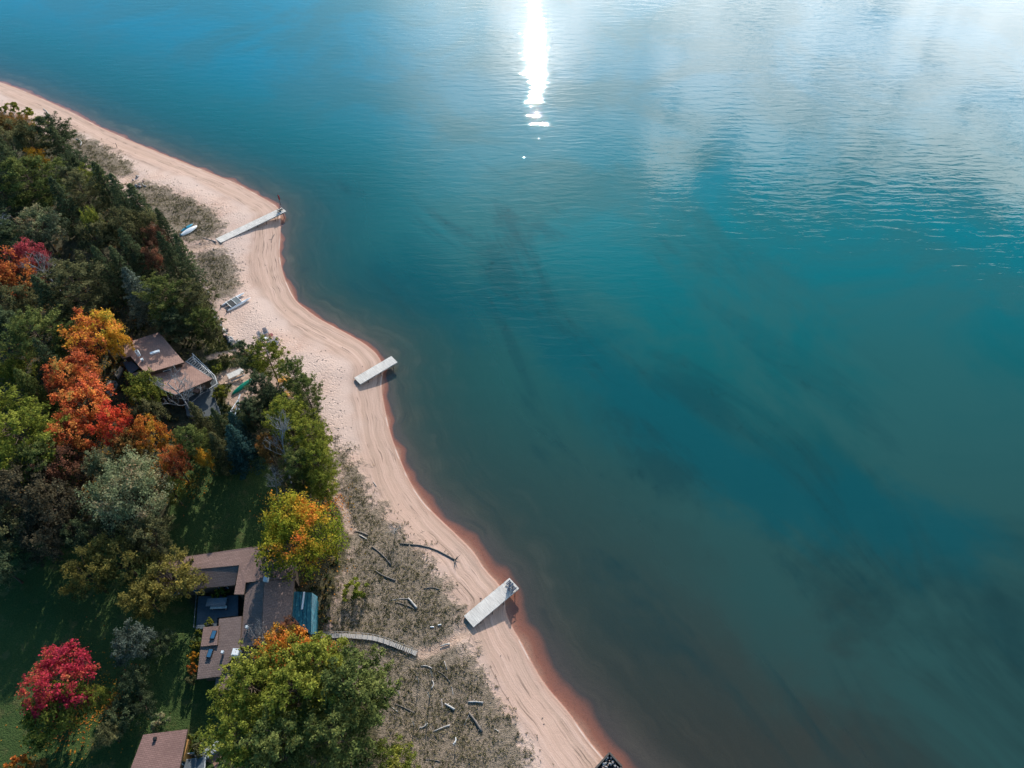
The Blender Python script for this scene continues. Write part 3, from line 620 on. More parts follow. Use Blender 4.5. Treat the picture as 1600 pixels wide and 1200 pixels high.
T = [
# far left, along the beach
('u',14,170,13,2.4,'ygreen','bright green bush furthest along the beach at the left edge'),
('u',40,178,13,2.2,'ygreen','bright green bush in the row behind the far beach, second from the left edge'),
('u',62,190,12,2.2,'ygreen','bright green bush in the row behind the far beach, closest to the grey log'),
('b',-18,190,24,9,'mutedor','muted orange tree half outside the left edge below the bright bushes'),
('b',10,195,17,8,'mutedor','small muted orange tree just below the bright green bushes'),
('b',36,200,17,8,'mutedor','muted orange green tree between the bright bushes and dark conifers'),
('p',84,214,24,11,'dark','dark conifer reaching furthest towards the far beach'),
('s',100,236,16,11,'dark','narrow dark conifer at the edge of the far dune'),
('c',52,224,22,10,'olive','dark olive tree right above the small golden tree'),
('c',14,226,26,10,'olive','olive tree near the left edge left of the small golden tree'),
('b',55,247,16,7,'gold','small golden yellow tree glowing among dark pines'),
('s',22,262,24,14,'dark','dark spruce at the left edge below the small golden tree'),
('p',52,290,40,13,'pine','large mid green pine below the small golden tree'),
('b',103,272,22,8,'pale','pale greyish leaved tree right of the large mid green pine'),
('c',122,262,20,9,'dark','dark rounded tree behind the pale greyish one'),
('c',150,282,18,8,'ygreen','yellow green topped tree at the inner edge of the far dune'),
('p',132,305,26,11,'olive','olive pine right of the large mid green pine'),
('s',170,300,22,13,'dark','dark spruce below the yellow green topped tree'),
('s',196,318,19,13,'dark','dark spruce left of the stones in the upper dune'),
('s',222,330,22,12,'dark','broad dark spruce bordering the upper dune grass'),
('c',238,356,18,9,'olive','olive cedar bordering the dune grass above the boats'),
('b',62,355,38,10,'pale','wide pale grey green tree above the pinkish red tree'),
('s',108,328,20,14,'dark','dark spruce between the pale wide tree and the olive tree'),
('b',148,372,32,10,'olive','olive tree with a yellowish top in the middle of the left wood'),
('b',150,352,14,12,'ygreen','yellow green treetop rising from the olive tree'),
('c',195,358,28,11,'olive','brownish olive cedar left of the rusty tree'),
('b',244,372,17,9,'rust','rusty red leaved tree closest to the white and teal boats'),
('s',262,364,14,11,'dark','dark spruce right beside the white and teal boats'),
('s',268,405,18,12,'dark','dark spruce pointing up left of its twin near the ramp path'),
('s',293,408,17,12,'dark','dark spruce right of its twin near the ramp path'),
('c',240,408,16,8,'rust','dull rusty tree between the two dark spruces and the olive cedar'),
('s',210,400,22,12,'dark','dark spruce in the shade below the brownish olive cedar'),
('p',10,310,26,11,'dark','dark pine just above the blue grey shed'),
('p',-15,375,40,11,'dark','dark pine half outside the left edge below the shed'),
('b',46,402,26,10,'pink','pinkish red tree above the grey bare tree'),
('b',20,430,42,11,'redor','large red orange maple at the left edge'),
('d',78,430,26,9,None,'grey bare tree right of the red orange maple at the left edge'),
('b',18,476,34,10,'olive','olive tree below the red orange maple at the left edge'),
('p',125,455,44,12,'olive','large grey green pine above the orange maple beside the beach house'),
('s',172,432,20,13,'dark','tall dark spruce left of the grey blue spruce'),
('s',196,428,18,12,'dark','tall dark spruce touching the grey blue spruce'),
('s',218,462,26,12,'gblue','grey blue spruce above the beach house'),
('p',262,470,36,10,'pine','big pine directly above the beach house roof'),
('p',296,472,36,9,'olive','big olive pine next to the rock wall'),
('p',318,504,26,7,'pine','pine closest to the rock wall boulders'),
('p',278,508,28,7,'dark','dark pine whose shadow falls on the beach house roof'),
('s',84,478,22,13,'dark','dark spruce left of the large grey green pine'),
('p',65,532,38,12,'pine','green pine left of the brightest orange maple'),
('b',150,523,49,11,'orange','brightest orange maple touching the upper left roof of the beach house'),
('b',186,538,18,9,'gold','yellow green lobe tree between the orange maple and the roof'),
('c',22,520,30,10,'dark','dark tree left of the green pine beside the orange maple'),
('b',24,578,28,9,'ygreen','yellowish green tree at the left edge level with the beach house'),
('s',88,575,18,13,'dark','dark spruce peeping out above the large fiery orange maple'),
('b',116,590,40,11,'redor','fiery orange maple left of the pale paving, upper of two'),
('b',132,632,44,11,'redor','fiery orange maple left of the pale paving, lower of two'),
('s',56,615,22,11,'pine','green spruce left of the fiery orange maples'),
('b',230,612,32,11,'ygreen','slender yellow green tree overlapping the lower roof of the beach house'),
('b',232,650,26,9,'olive','olive tree just below the slender yellow green tree'),
('c',336,520,16,5,'olive','small olive tree between the rock wall and the sandy path'),
('u',350,560,10,1.8,'olive','olive bush left of the picnic table along the sandy path'),
('u',366,566,9,1.6,'pale','pale green bush above the picnic table'),
('u',340,575,9,1.6,'ygreen','yellow green bush below the pergola corner'),
('u',345,612,13,2.2,'ygreen','round olive yellow bush between the deck and the green canoe'),
('u',338,655,11,2.2,'ygreen','yellow green bush below the porch steps'),
('u',398,636,11,1.6,'olive','olive bush right of the boat trailer tongue'),
('u',392,652,12,2.0,'mutedor','orange tinted bush right of the boat trailer wheels'),
# left middle
('p',36,690,52,12,'ypine','large yellow green pine filling the left edge below the fiery maples'),
('p',-10,650,40,12,'ypine','yellow green pine half outside the left edge'),
('p',75,725,34,10,'pine','smaller pine right below the large yellow green pine'),
('b',112,682,40,10,'redor','red orange maple directly right of the large yellow green pine'),
('b',180,664,32,11,'vivid','vivid red maple in the middle of the row of orange trees'),
('b',238,684,34,10,'goldor','amber maple right of the vivid red one'),
('b',205,700,26,9,'mutedor','muted orange tree below the vivid red maple'),
('b',274,722,25,9,'redor','red orange maple at the right end of the row above the lawn'),
('b',320,718,14,7,'gold','small amber tree at the edge of the shaded lawn'),
('d',290,636,36,12,None,'tall bleached bare tree with wide branches in front of the beach house'),
('s',316,662,18,10,'olive','olive spruce just right of the tall bleached bare tree'),
('p',302,695,24,9,'pine','green pine at the foot of the tall bleached bare tree'),
('s',347,668,16,9,'dark','dark spruce left of the blue spruces'),
('s',374,674,18,9,'blue','upper blue spruce beside the boat trailer'),
('s',376,702,26,11,'blue','lower and wider blue spruce right below its twin'),
('s',346,706,20,9,'olive','olive spruce left of the lower blue spruce'),
('b',160,728,26,9,'pale','small pale grey green tree above the wide one'),
('B',206,778,60,12,'pale','widest pale grey green tree in the middle of the left side'),
('c',238,838,32,9,'olive','olive tree between the wide pale tree and the long house'),
('c',270,768,18,7,'ygreen','yellow green bush like tree at the left side of the shaded lawn'),
('b',30,768,52,11,'brown','brownish tree at the left edge above the big lawn'),
('b',90,790,46,11,'brown','dim brown tree left of the widest pale tree'),
('c',100,735,34,10,'rust','rusty dim tree below the red orange maple'),
('b',10,830,40,9,'olive','olive tree at the left edge just above the big lawn'),
('c',70,842,36,9,'brown','dim brown tree bordering the big lawn'),
('c',130,840,26,8,'dark','dark tree between the dim brown tree and the bronze cedars'),
('c',192,878,46,8,'cedar','bronze cedar with a rounded top left of the long house'),
('c',140,902,32,9,'cedar','bronze cedar furthest to the left over the big lawn'),
('c',268,908,44,8,'cedar','bronze cedar overlapping the left wing of the long house'),
('c',232,938,34,7,'cedar','bronze cedar lowest of the cluster left of the courtyard'),
('b',207,1004,32,7,'gblue','small grey blue tree below the bronze cedars'),
('c',248,1008,22,4,'dark','dark low tree right of the small grey blue tree'),
('c',212,1062,22,5,'dark','dark low tree on the shaded part of the lawn'),
('c',222,1100,20,4,'dark','dark low tree left of the sunlit strip of lawn'),
('c',192,1116,24,5,'dark','dark low tree above and left of the cottage roof'),
('c',172,1150,20,5,'olive','dim olive tree at the left of the cottage roof'),
('c',8,890,30,8,'dark','dark tree at the left edge over the upper lawn'),
('b',96,1064,52,9,'red','crimson maple standing on the big lawn'),
('b',82,1112,46,7,'ygreen','green tree in front of the crimson maple'),
('b',150,1092,19,6,'ygreen','yellow green tree right behind the crimson maple'),
('u',252,1127,15,2.4,'pale','pinkish pale bush on the sunlit lawn above the cottage'),
('u',304,1160,13,2.2,'ygreen','yellow green bush at the upper right corner of the cottage'),
('u',313,1172,13,2.2,'olive','olive bush between the cottage and the grey walkway'),
('u',30,1196,16,2.4,'goldor','orange leaved bush at the bottom left corner'),
('u',60,1204,14,2.4,'mutedor','dull orange bush cut by the bottom edge at the left'),
('u',327,974,8,1.8,'ygreen','yellow creeper bush at the top of the bush row on the long house'),
('u',312,990,8,1.8,'ygreen','yellow bush second from the top along the long house'),
('u',307,1008,9,1.8,'ygreen','yellow bush third from the top along the long house'),
('u',304,1026,9,1.8,'gold','golden bush fourth from the top along the long house'),
('u',301,1046,9,1.8,'goldor','golden orange bush fifth from the top along the long house'),
('u',300,1064,9,1.8,'olive','olive bush at the bottom of the row along the long house'),
('u',345,928,12,2.0,'ygreen','green planting beside the courtyard deck of the long house'),
# right cluster by the beach
('p',388,562,20,9,'dark','dark pine furthest left beside the sandy circle of chairs'),
('p',421,562,27,10,'ypine','bright green pine pointing at the circle of grey chairs'),
('p',410,612,22,9,'dark','dark pine over the tip of the green canoe'),
('p',432,630,22,8,'dark','dark pine left of the lone orange yellow chair'),
('p',462,592,22,10,'pine','pine right of the upper orange yellow chairs'),
('p',480,618,24,10,'pine','pine standing closest to the sand right of the orange yellow chairs'),
('p',394,652,20,9,'dark','dark pine above the lower blue spruce, on its right'),
('p',452,662,36,11,'ypine','bright green pine above the second bare tree'),
('p',488,690,30,11,'ypine','bright green pine bordering the dune above the sandy path'),
('p',498,728,28,10,'ypine','bright green pine right of the second bare tree'),
('p',470,735,28,10,'pine','pine behind the second bare tree'),
('p',505,762,22,8,'ypine','lowest bright green pine right above the turning maple'),
('c',420,702,20,8,'mutedor','dull orange tree left of the second bare tree'),
('d',434,712,34,13,None,'second bleached bare tree, left of the bright green pines'),
('d',424,762,20,8,None,'small bleached bare tree right above the turning maple'),
('B',472,842,72,12,'maplemix','large maple turning from green to orange beside the long house'),
('b',442,1018,46,9,'goldor','golden orange maple at the lower end of the long house'),
('b',500,1020,24,8,'goldor','golden orange maple beside the start of the boardwalk'),
('d',428,990,22,8,None,'grey bare tree above the golden orange maple by the long house'),
('b',455,985,18,8,'rust','rusty thin tree between the sunroom and the golden orange maple'),
('u',553,920,21,2.2,'ypine','bright green bush standing alone in the dune grass'),
('p',400,1080,50,12,'ypine','big green pine overlapping the corner of the long house'),
('p',470,1090,58,13,'ypine','big green pine in the middle of the bottom pine group'),
('p',550,1085,58,13,'pine','big green pine reaching furthest right in the bottom group'),
('p',385,1150,48,11,'ypine','big green pine beside the grey walkway'),
('p',440,1160,56,12,'pine','big green pine cut by the bottom edge left of centre of its group'),
('p',530,1150,56,12,'pine','big green pine cut by the bottom edge right of centre of its group'),
('p',500,1040,44,12,'ypine','big green pine at the top of the bottom pine group'),
('b',616,1192,38,5,'ygreen','yellow green bushy tree at the bottom edge beside the dune'),
]
for t_ in T: tree(*t_[:6], t_[6])
o = tree('d', 616, 822, 15, 2.6, None, 'dark leafless bush on the sand above the longest driftwood trunk', 'dead_bush')

# ------------------------------------------------------------------ undergrowth and dune grass
def scatter(bounds, n, test, rng):
    X = rng.uniform(bounds[0], bounds[1], n); Y = rng.uniform(bounds[2], bounds[3], n)
    k = test(X, Y); return X[k], Y[k]
rng = np.random.default_rng(5)
def dune_test(X, Y):
    s = np.max([poly_sd(X, Y, p) for p in DUNES], axis=0) + 1.5 * snoise(X, Y, 2.5, 9) + 1.2 * snoise(X, Y, 7, 8)
    s = np.minimum(s, -np.max([poly_sd(X, Y, p) for p in PATHS], axis=0) * 3 - .3)
    prob = np.clip(.14 + .3 * s, 0, 1) * np.clip(.75 + .6 * snoise(X, Y, 1.7, 12), .05, 1) * np.clip(.8 + .8 * snoise(X, Y, 5.5, 41), .12, 1)
    return (rng.uniform(0, 1, len(X)) < prob) & (poly_sd(X, Y, FOREST) < 3.0)
dx0 = min(p[:, 0].min() for p in DUNES); dx1 = max(p[:, 0].max() for p in DUNES); dy0 = min(p[:, 1].min() for p in DUNES); dy1 = max(p[:, 1].max() for p in DUNES)
tx, ty = scatter((dx0 - 2, dx1 + 2, dy0, dy1), 560000, dune_test, rng)
def tufts(tx, ty, blades, hgt, wid, spread, rng, lift=0.0):
    n = len(tx); tz = height(tx, ty) + lift
    X = np.repeat(tx, blades); Y = np.repeat(ty, blades); Z = np.repeat(tz, blades); m = len(X)
    sc = np.repeat(rng.uniform(.55, 1.35, n), blades)
    a = rng.uniform(0, 6.283, m); ln = rng.uniform(.5, 1, m) * hgt * sc; tilt = rng.uniform(.15, 1.0, m) * spread
    base = np.stack([X + rng.normal(size=m) * .06, Y + rng.normal(size=m) * .06, Z], 1)
    dr = np.stack([np.cos(a) * tilt, np.sin(a) * tilt, np.sqrt(np.clip(1 - (tilt * .8) ** 2, .05, 1))], 1)
    s = np.stack([-np.sin(a), np.cos(a), np.zeros(m)], 1) * (wid * .5)
    mid = base + dr * (ln * .6)[:, None]; tip = base + dr * ln[:, None] - np.array([0, 0, .12]) * ln[:, None]
    V = np.stack([base - s * .6, base + s * .6, mid + s, tip], 1).reshape(-1, 3)
    V2 = V.copy().reshape(-1, 4, 3); V2[:, 3] = mid - s * .2 + (tip - mid)
    return V2.reshape(-1, 3), np.arange(4 * m).reshape(m, 4), np.repeat(rng.uniform(0, 1, n), blades)
V, Q, v = tufts(tx, ty, 4, .27, .085, 1.05, rng)
dgm = mesh_np('dune_grass', V, Q, None, {'v': v, 'r': rng.uniform(0, 1, len(v)), 'h': np.zeros(len(v))})
DG = leafmat('dry_dune_grass', [(.06, .066, .033), (.12, .115, .058), (.225, .195, .11), (.40, .33, .21)], .3, 0.0, .18, .45)
o = link('dune_grass', dgm, DG); o['kind'] = 'stuff'; tag(o, 'tufts of dry beach grass covering the dunes above the sand', 'grass')
def under_test(X, Y):
    s = poly_sd(X, Y, FOREST) + snoise(X, Y, 4, 19); lw = np.max([poly_sd(X, Y, p) for p in LAWNS + [YARD] + PATHS], axis=0)
    return (s > .5) & (lw < -.8 + .8 * snoise(X, Y, 3, 20)) & (snoise(X, Y, 5, 14) > -.9)
ux, uy = scatter((-150, -20, 20, 210), 14000, under_test, rng)
V, Q, v = tufts(ux, uy, 9, .8, .30, .9, rng)
um = mesh_np('undergrowth', V, Q, None, {'v': v, 'r': rng.uniform(0, 1, len(v)), 'h': np.zeros(len(v))})
UG = leafmat('low_forest_plants', [(.03, .045, .02), (.06, .075, .028), (.12, .11, .04), (.2, .12, .05)], .3, 0.0, .1, .3)
o = link('undergrowth', um, UG); o['kind'] = 'stuff'; tag(o, 'low undergrowth filling the ground between the trees', 'undergrowth')
def yard_test(X, Y):
    lw = poly_sd(X, Y, YARD) + .8 * snoise(X, Y, 3, 24); pt = np.max([poly_sd(X, Y, p) for p in PATHS], axis=0)
    return (lw > .2) & (pt < -.2) & (rng.uniform(0, 1, len(X)) < .8)
ux, uy = scatter((YARD[:, 0].min(), YARD[:, 0].max(), YARD[:, 1].min(), YARD[:, 1].max()), 6500, yard_test, rng)
V, Q, v = tufts(ux, uy, 7, .4, .14, .9, rng)
ym_ = mesh_np('yard_grass', V, Q, None, {'v': v, 'r': rng.uniform(0, 1, len(v)), 'h': np.zeros(len(v))})
YG = leafmat('rough_yard_grass', [(.05, .07, .022), (.09, .10, .035), (.16, .15, .06)], .3, 0.0, .2, .3)
o = link('yard_grass', ym_, YG); o['kind'] = 'stuff'; tag(o, 'rough olive grass around the shingled beach house', 'grass')
mpl = [(o_.location.x, o_.location.y, o_.scale.x * 5.5) for o_ in bpy.data.objects if o_.type == 'EMPTY' and 'maple' in o_.get('label', '')]
FL = []
for (x, y, R_) in mpl:
    n = 420; a = rng.uniform(0, 6.283, n); d = np.abs(rng.normal(size=n)) * R_ * .85; FL.append(np.stack([x + np.cos(a) * d, y + np.sin(a) * d], 1))
FL = np.vstack(FL); FL = FL[shore_d(FL[:, 0], FL[:, 1]) > 8]
Pf = np.stack([FL[:, 0], FL[:, 1], height(FL[:, 0], FL[:, 1]) + .05], 1)
V, Q = quads_at(Pf, np.tile([0, 0, 1.0], (len(Pf), 1)) + rng.normal(size=Pf.shape) * .25, .2, .9, rng)
flm = mesh_np('fallen_leaves', V, Q, None, {'v': rng.uniform(0, 1, len(Pf)), 'r': rng.uniform(0, 1, len(Pf)), 'h': np.zeros(len(Pf))})
o = link('fallen_leaves', flm, LM['goldor']); o['kind'] = 'stuff'; tag(o, 'fallen autumn leaves scattered on the ground beneath the maples', 'leaves')
# beach litter: twigs and pebbles along the strand
def lit_test(X, Y):
    d = shore_d(X, Y); pr = np.exp(-((d - 7.5) / 1.2) ** 2) * .5 + .06 * (d > 7) + .25 * np.exp(-((d - 3.2) / .3) ** 2)
    fo = poly_sd(X, Y, FOREST)
    return (d > 1) & (fo < 0) & (rng.uniform(0, 1, len(X)) < pr * np.clip(.5 + snoise(X, Y, 6, 33), 0, 1))
lx, ly = scatter((-150, 30, 20, 210), 60000, lit_test, rng); m = len(lx)
lz = height(lx, ly) + .02; a = rng.uniform(0, 3.14, m); L = rng.uniform(.08, .38, m); wd_ = rng.uniform(.03, .07, m)
dv = np.stack([np.cos(a) * L, np.sin(a) * L, np.zeros(m)], 1) * .5; sv = np.stack([-np.sin(a) * wd_, np.cos(a) * wd_, np.zeros(m)], 1)
c0 = np.stack([lx, ly, lz], 1); up_ = np.array([0, 0, .05])
V = np.stack([c0 - dv - sv, c0 + dv - sv, c0 + dv + sv, c0 - dv + sv, c0 - dv * .8 + up_, c0 + dv * .8 + up_], 1).reshape(-1, 3)
base = np.arange(m)[:, None] * 6
Q = np.concatenate([base + np.array([0, 1, 5, 4]), base + np.array([2, 3, 4, 5])], 0)
o = link('beach_litter', mesh_np('beach_litter', V, Q), DRIFTD); o['kind'] = 'stuff'; tag(o, 'scattered twigs and dark litter on the sand', 'litter')

# ------------------------------------------------------------------ docks
def dock(c0, c1, width, z, label, segs=1, ramp=None, longw=False, plank=.16, legs=4):
    a = at(*c0, z); b = at(*c1, z); d = b - a; L = d.length; ang = math.atan2(d.y, d.x)
    root = empty('dock', (a.x, a.y, 0), ang); tag(root, label, 'dock')
    mb = MB(); n = int(L / plank)
    for i in range(n):
        k = random.uniform(-.012, .012)
        mb.box(((i + .5) * L / n, k, z - .02 + random.uniform(-.004, .004)), (L / n - .022, width + random.uniform(-.02, .02), .045))
    mb.build('decking', WOODW, root)
    fr = MB()
    for s in (-1, 1): fr.bar((0, s * (width / 2 - .03), z - .15), (L, s * (width / 2 - .03), z - .15), .06, .2)
    fr.bar((0.02, -width / 2 + .06, z - .15), (.02, width / 2 - .06, z - .15), .05, .2); fr.bar((L - .02, -width / 2 + .06, z - .15), (L - .02, width / 2 - .06, z - .15), .05, .2)
    fr.build('frame', WOODG, root)
    for i in range(legs):
        x = L * (i + .6) / legs
        for s in (-1, 1):
            wx_ = a.x + math.cos(ang) * x - math.sin(ang) * s * width / 2; wy_ = a.y + math.sin(ang) * x + math.cos(ang) * s * width / 2
            zb = float(height(wx_, wy_)) - .3
            if z - .1 - zb > .35: MB().bar((x, s * (width / 2 + .045), zb), (x, s * (width / 2 + .045), z - .03), .09).build('leg', WOODD, root)
    if ramp:
        g0 = ground_pt(*ramp); m_ = Vector((g0.x - a.x, g0.y - a.y, 0)); m_.rotate(Matrix.Rotation(-ang, 3, 'Z')); zl = g0.z + .06
        rp = MB(); ln = m_.length; n = int(ln / plank); sd_ = Vector((-m_.y, m_.x, 0)).normalized()
        for i in range(n):
            t = (i + .5) / n; c = Vector((m_.x * t, m_.y * t, z - .03 + (zl - z) * t)); u = m_.normalized() * (ln / n - .02) / 2
            vs = [c - u - sd_ * width / 2, c + u - sd_ * width / 2, c + u + sd_ * width / 2, c - u + sd_ * width / 2]
            rp.add(vs + [v + Vector((0, 0, .045)) for v in vs], [(3, 2, 1, 0), (4, 5, 6, 7), (0, 1, 5, 4), (1, 2, 6, 5), (2, 3, 7, 6), (3, 0, 4, 7)])
        rp.build('ramp', WOODW, root)
    return root
dock((732.2, 971), (803.6, 911), 2.05, 1.15, 'wide weathered dock with two navy chairs at its lake end, lowest of the three docks', legs=4)
dock((558, 595.3), (616.3, 561), 1.95, 1.05, 'short pale dock without any ramp, alone in the middle of the beach', legs=3)
dock((362, 366), (443.5, 327), 1.95, 1.25, 'longest dock with a bent ramp, beside the red marker pole', ramp=(341, 376.5), legs=6)

# ------------------------------------------------------------------ chairs, tables
def chair(loc, rz, mat, label, group=None, name='lounge_chair', sc=1.0):
    r = empty(name, loc, rz); r.scale = (sc,) * 3; tag(r, label, 'chair', group)
    s = MB()
    for i in range(6): s.bar((-.27, .28 - i * .1, .36 - i * .028), (.27, .28 - i * .1, .36 - i * .028), .08, .025)
    s.build('seat', mat, r)
    bk = MB()
    for i in range(5):
        x = -.23 + i * .115; hh = .98 - abs(i - 2) * .04
        bk.bar((x, -.22, .22), (x * 1.15, -.52, hh), .1, .022, up=(0, 1, 0))
    bk.bar((-.27, -.36, .6), (.27, -.36, .6), .05, .03); bk.build('backrest', mat, r)
    for sgn in (-1, 1):
        MB().bar((sgn * .33, .34, .56), (sgn * .33, -.4, .54), .12, .025).build('armrest', mat, r)
        MB().bar((sgn * .31, .3, 0), (sgn * .31, .3, .55), .04, .09).build('leg', mat, r)
        MB().bar((sgn * .29, .34, .34), (sgn * .29, -.6, .0), .035, .1).build('leg', mat, r)
    return r
def rtable(loc, rr, h, mat, label, cat='table', name='side_table'):
    r = empty(name, loc); tag(r, label, cat)
    MB().tube([(0, 0, h - .05), (0, 0, h)], [rr, rr], 14).build('table_top', mat, r)
    for k in range(3):
        a = k * 2.094; MB().bar((math.cos(a) * rr * .8, math.sin(a) * rr * .8, 0), (math.cos(a) * rr * .5, math.sin(a) * rr * .5, h - .05), .05).build('leg', mat, r)
    return r
def gp(px, py): p = ground_pt(px, py); return (p.x, p.y, p.z - .01)
for (px, py, rz, lb) in ((408.5, 526.5, -120, 'grey slatted beach chair at the left of the circle above the green pine'),
                         (416, 521.5, -150, 'grey slatted beach chair at the top of the circle on the sand'),
                         (423, 537.5, 20, 'grey slatted beach chair close to the tip of the green pine'),
                         (431, 532.5, 95, 'grey slatted beach chair on the lake side of the circle, upper of two'),
                         (432, 540, 75, 'grey slatted beach chair on the lake side of the circle, lower of two')):
    chair(gp(px, py), rad(rz), GREYC, lb, 'grey chairs in a circle on the beach', sc=1.15)
rtable(gp(424, 525.5), .42, .42, REDP, 'small round dark red table inside the circle of grey chairs')
rtable(gp(415.5, 533), .6, .5, WHITE, 'round white table beside the grey beach chairs')
pdk = at(796.8, 914, 1.17); chair(pdk, rad(-45), NAVY, 'navy chair on the lowest dock, nearer its upper edge', 'navy chairs on the dock', 'deck_chair')
pdk = at(801.5, 920.5, 1.17); chair(pdk, rad(-45), NAVY, 'navy chair on the lowest dock, nearer its lower edge', 'navy chairs on the dock', 'deck_chair')
pdk = at(436.5, 330.5, 1.27); chair(pdk, rad(-40), WOODD, 'small brown chair near the lake end of the longest dock, inner one', 'brown chairs on the longest dock', 'deck_chair', .8)
pdk = at(440, 328.5, 1.27); chair(pdk, rad(-40), WOODD, 'small brown chair near the lake end of the longest dock, outer one', 'brown chairs on the longest dock', 'deck_chair', .8)
for (px, py, rz, lb) in ((440.5, 596.5, 30, 'orange yellow plastic chair closest to the pine stem'), (450, 594.5, -60, 'orange yellow plastic chair beside the beach, upper one under the pine'), (450.5, 618.5, 100, 'lone orange yellow plastic chair below the white one')):
    chair(gp(px, py), rad(rz), YELL, lb, 'orange yellow chairs under the pines', sc=1.35)
chair(gp(447, 607), rad(10), WHITE, 'white plastic chair among the orange yellow chairs', sc=1.1)

def picnic(loc, rz):
    r = empty('picnic_table', loc, rz); tag(r, 'long grey white picnic table on bare ground by the beach house', 'table')
    t = MB()
    for i in range(6): t.box((0, -.5 + i * .2, .78), (2.7, .17, .05))
    t.build('table_top', WOODW, r)
    for s in (-1, 1):
        b = MB(); [b.box((0, s * (.85 + k * .15), .45), (2.6, .13, .05)) for k in (0, 1)]; b.build('bench', WOODG, r)
        MB().bar((s * 1.05, -.85, .4), (s * 1.05, .85, .4), .07, .12).build('crossbeam', WOODG, r)
        for q_ in (-1, 1): MB().bar((s * 1.0, q_ * .75, 0), (s * 1.0, q_ * .3, .76), .07, .12).build('leg', WOODG, r)
picnic(gp(370, 588), rad(36))

# ------------------------------------------------------------------ boats
def hull_mb(L, Wd, Hh, flat=.15, n=14, k=9, pw=.62, rise=0.0):
    mb = MB(); rings = []
    for i in range(n + 1):
        t = i / n; s = max(math.sin(math.pi * t), 0.0) ** pw; s = max(s, .02); x = (t - .5) * L; zr = rise * (2 * t - 1) ** 2
        ring = [(x, Wd / 2 * s * math.cos(math.pi * j / (k - 1)), zr + Hh * (.35 + .65 * s) * math.sin(math.pi * j / (k - 1)) ** .75) for j in range(k)]
        ring += [(x, -Wd / 2 * s * .6, zr - flat * s), (x, Wd / 2 * s * .6, zr - flat * s)]
        rings.append(ring)
    m = k + 2; vs = [v for r in rings for v in r]; fs = []
    for i in range(n):
        for j in range(m):
            a = i * m + j; b = i * m + (j + 1) % m; fs.append((a, a + m, b + m, b))
    fs += [tuple(range(m)), tuple(reversed(range(len(vs) - m, len(vs))))]
    return mb.add(vs, fs)
def orient(p0, p1):
    a = ground_pt(*p0); b = ground_pt(*p1); d = b - a; return (a + b) / 2, math.atan2(d.y, d.x), Vector((d.x, d.y)).length
c, an, L = orient((368, 612), (393, 596)); r = empty('canoe', (c.x, c.y, c.z + .1), an); tag(r, 'green canoe lying upside down beside the picnic table', 'canoe')
hull_mb(5.0, .95, .42, .02).build('hull', CANOE, r, True)
kl = MB(); kl.tube([(-2.3, 0, .28), (-1.2, 0, .43), (0, 0, .445), (1.2, 0, .43), (2.3, 0, .28)], [.02] * 5, 5); kl.build('keel', CANOE, r)
c, an, L = orient((284.5, 361), (299.5, 353)); r = empty('kayak', (c.x, c.y, c.z + .08), an); tag(r, 'slim teal kayak lying against the white boat in the dune grass', 'kayak')
hull_mb(3.4, .72, .3, .1).build('hull', TEAL, r, True); MB().tube([(-.2, 0, .27), (-.2, 0, .32)], [.24, .22], 12).build('cockpit_rim', RUBBER, r)
c, an, L = orient((285.5, 366.5), (305, 357)); r = empty('small_boat', (c.x, c.y, c.z + .1), an); tag(r, 'white sailing dinghy hull lying in the dune grass beside the teal kayak', 'boat')
hull_mb(4.3, 1.35, .42, .08, pw=.55).build('hull', WHITE, r, True); MB().box((-1.95, 0, .3), (.06, .5, .35)).build('rudder', TEAL, r)
MB().tube([(-.6, 0, .50), (1.2, 0, .50)], [.03, .03], 6).build('keel_strip', GELC, r)

def catamaran():
    c, an, L = orient((350, 483.5), (388, 463.5)); r = empty('catamaran', (c.x, c.y, c.z + .22), an); tag(r, 'grey white beach catamaran with two hulls and a dark trampoline', 'catamaran')
    for s in (-1, 1):
        h_ = hull_mb(5.2, .52, .26, .26, pw=.5, rise=.06).build('hull', GELC, r, True); h_.location = (0, s * 1.05, 0)
        MB().box((0, 0, 0), (.3, .04, .5)).build('rudder', BLACKM, r).location = (-2.6, s * 1.05, .1)
    for x in (-1.5, .75): MB().tube([(x, -1.1, .36), (x, 1.1, .36)], [.06, .06], 8).build('crossbar', GELC, r)
    MB().tube([(-.35, -1.1, .36), (-.35, 1.1, .36)], [.045, .045], 8).build('crossbar', GELC, r)
    MB().box((.2, 0, .35), (1.0, 1.9, .02)).build('trampoline', simple_mat('grey_trampoline_mesh', (.13, .15, .16), .8), r)
    MB().box((-.93, 0, .33), (1.05, 1.9, .02)).build('trampoline', BLACKM, r)
    MB().tube([(.75, 0, .42), (2.3, -.9, .40)], [.02, .02], 5).build('bridle', STEEL, r)
catamaran()
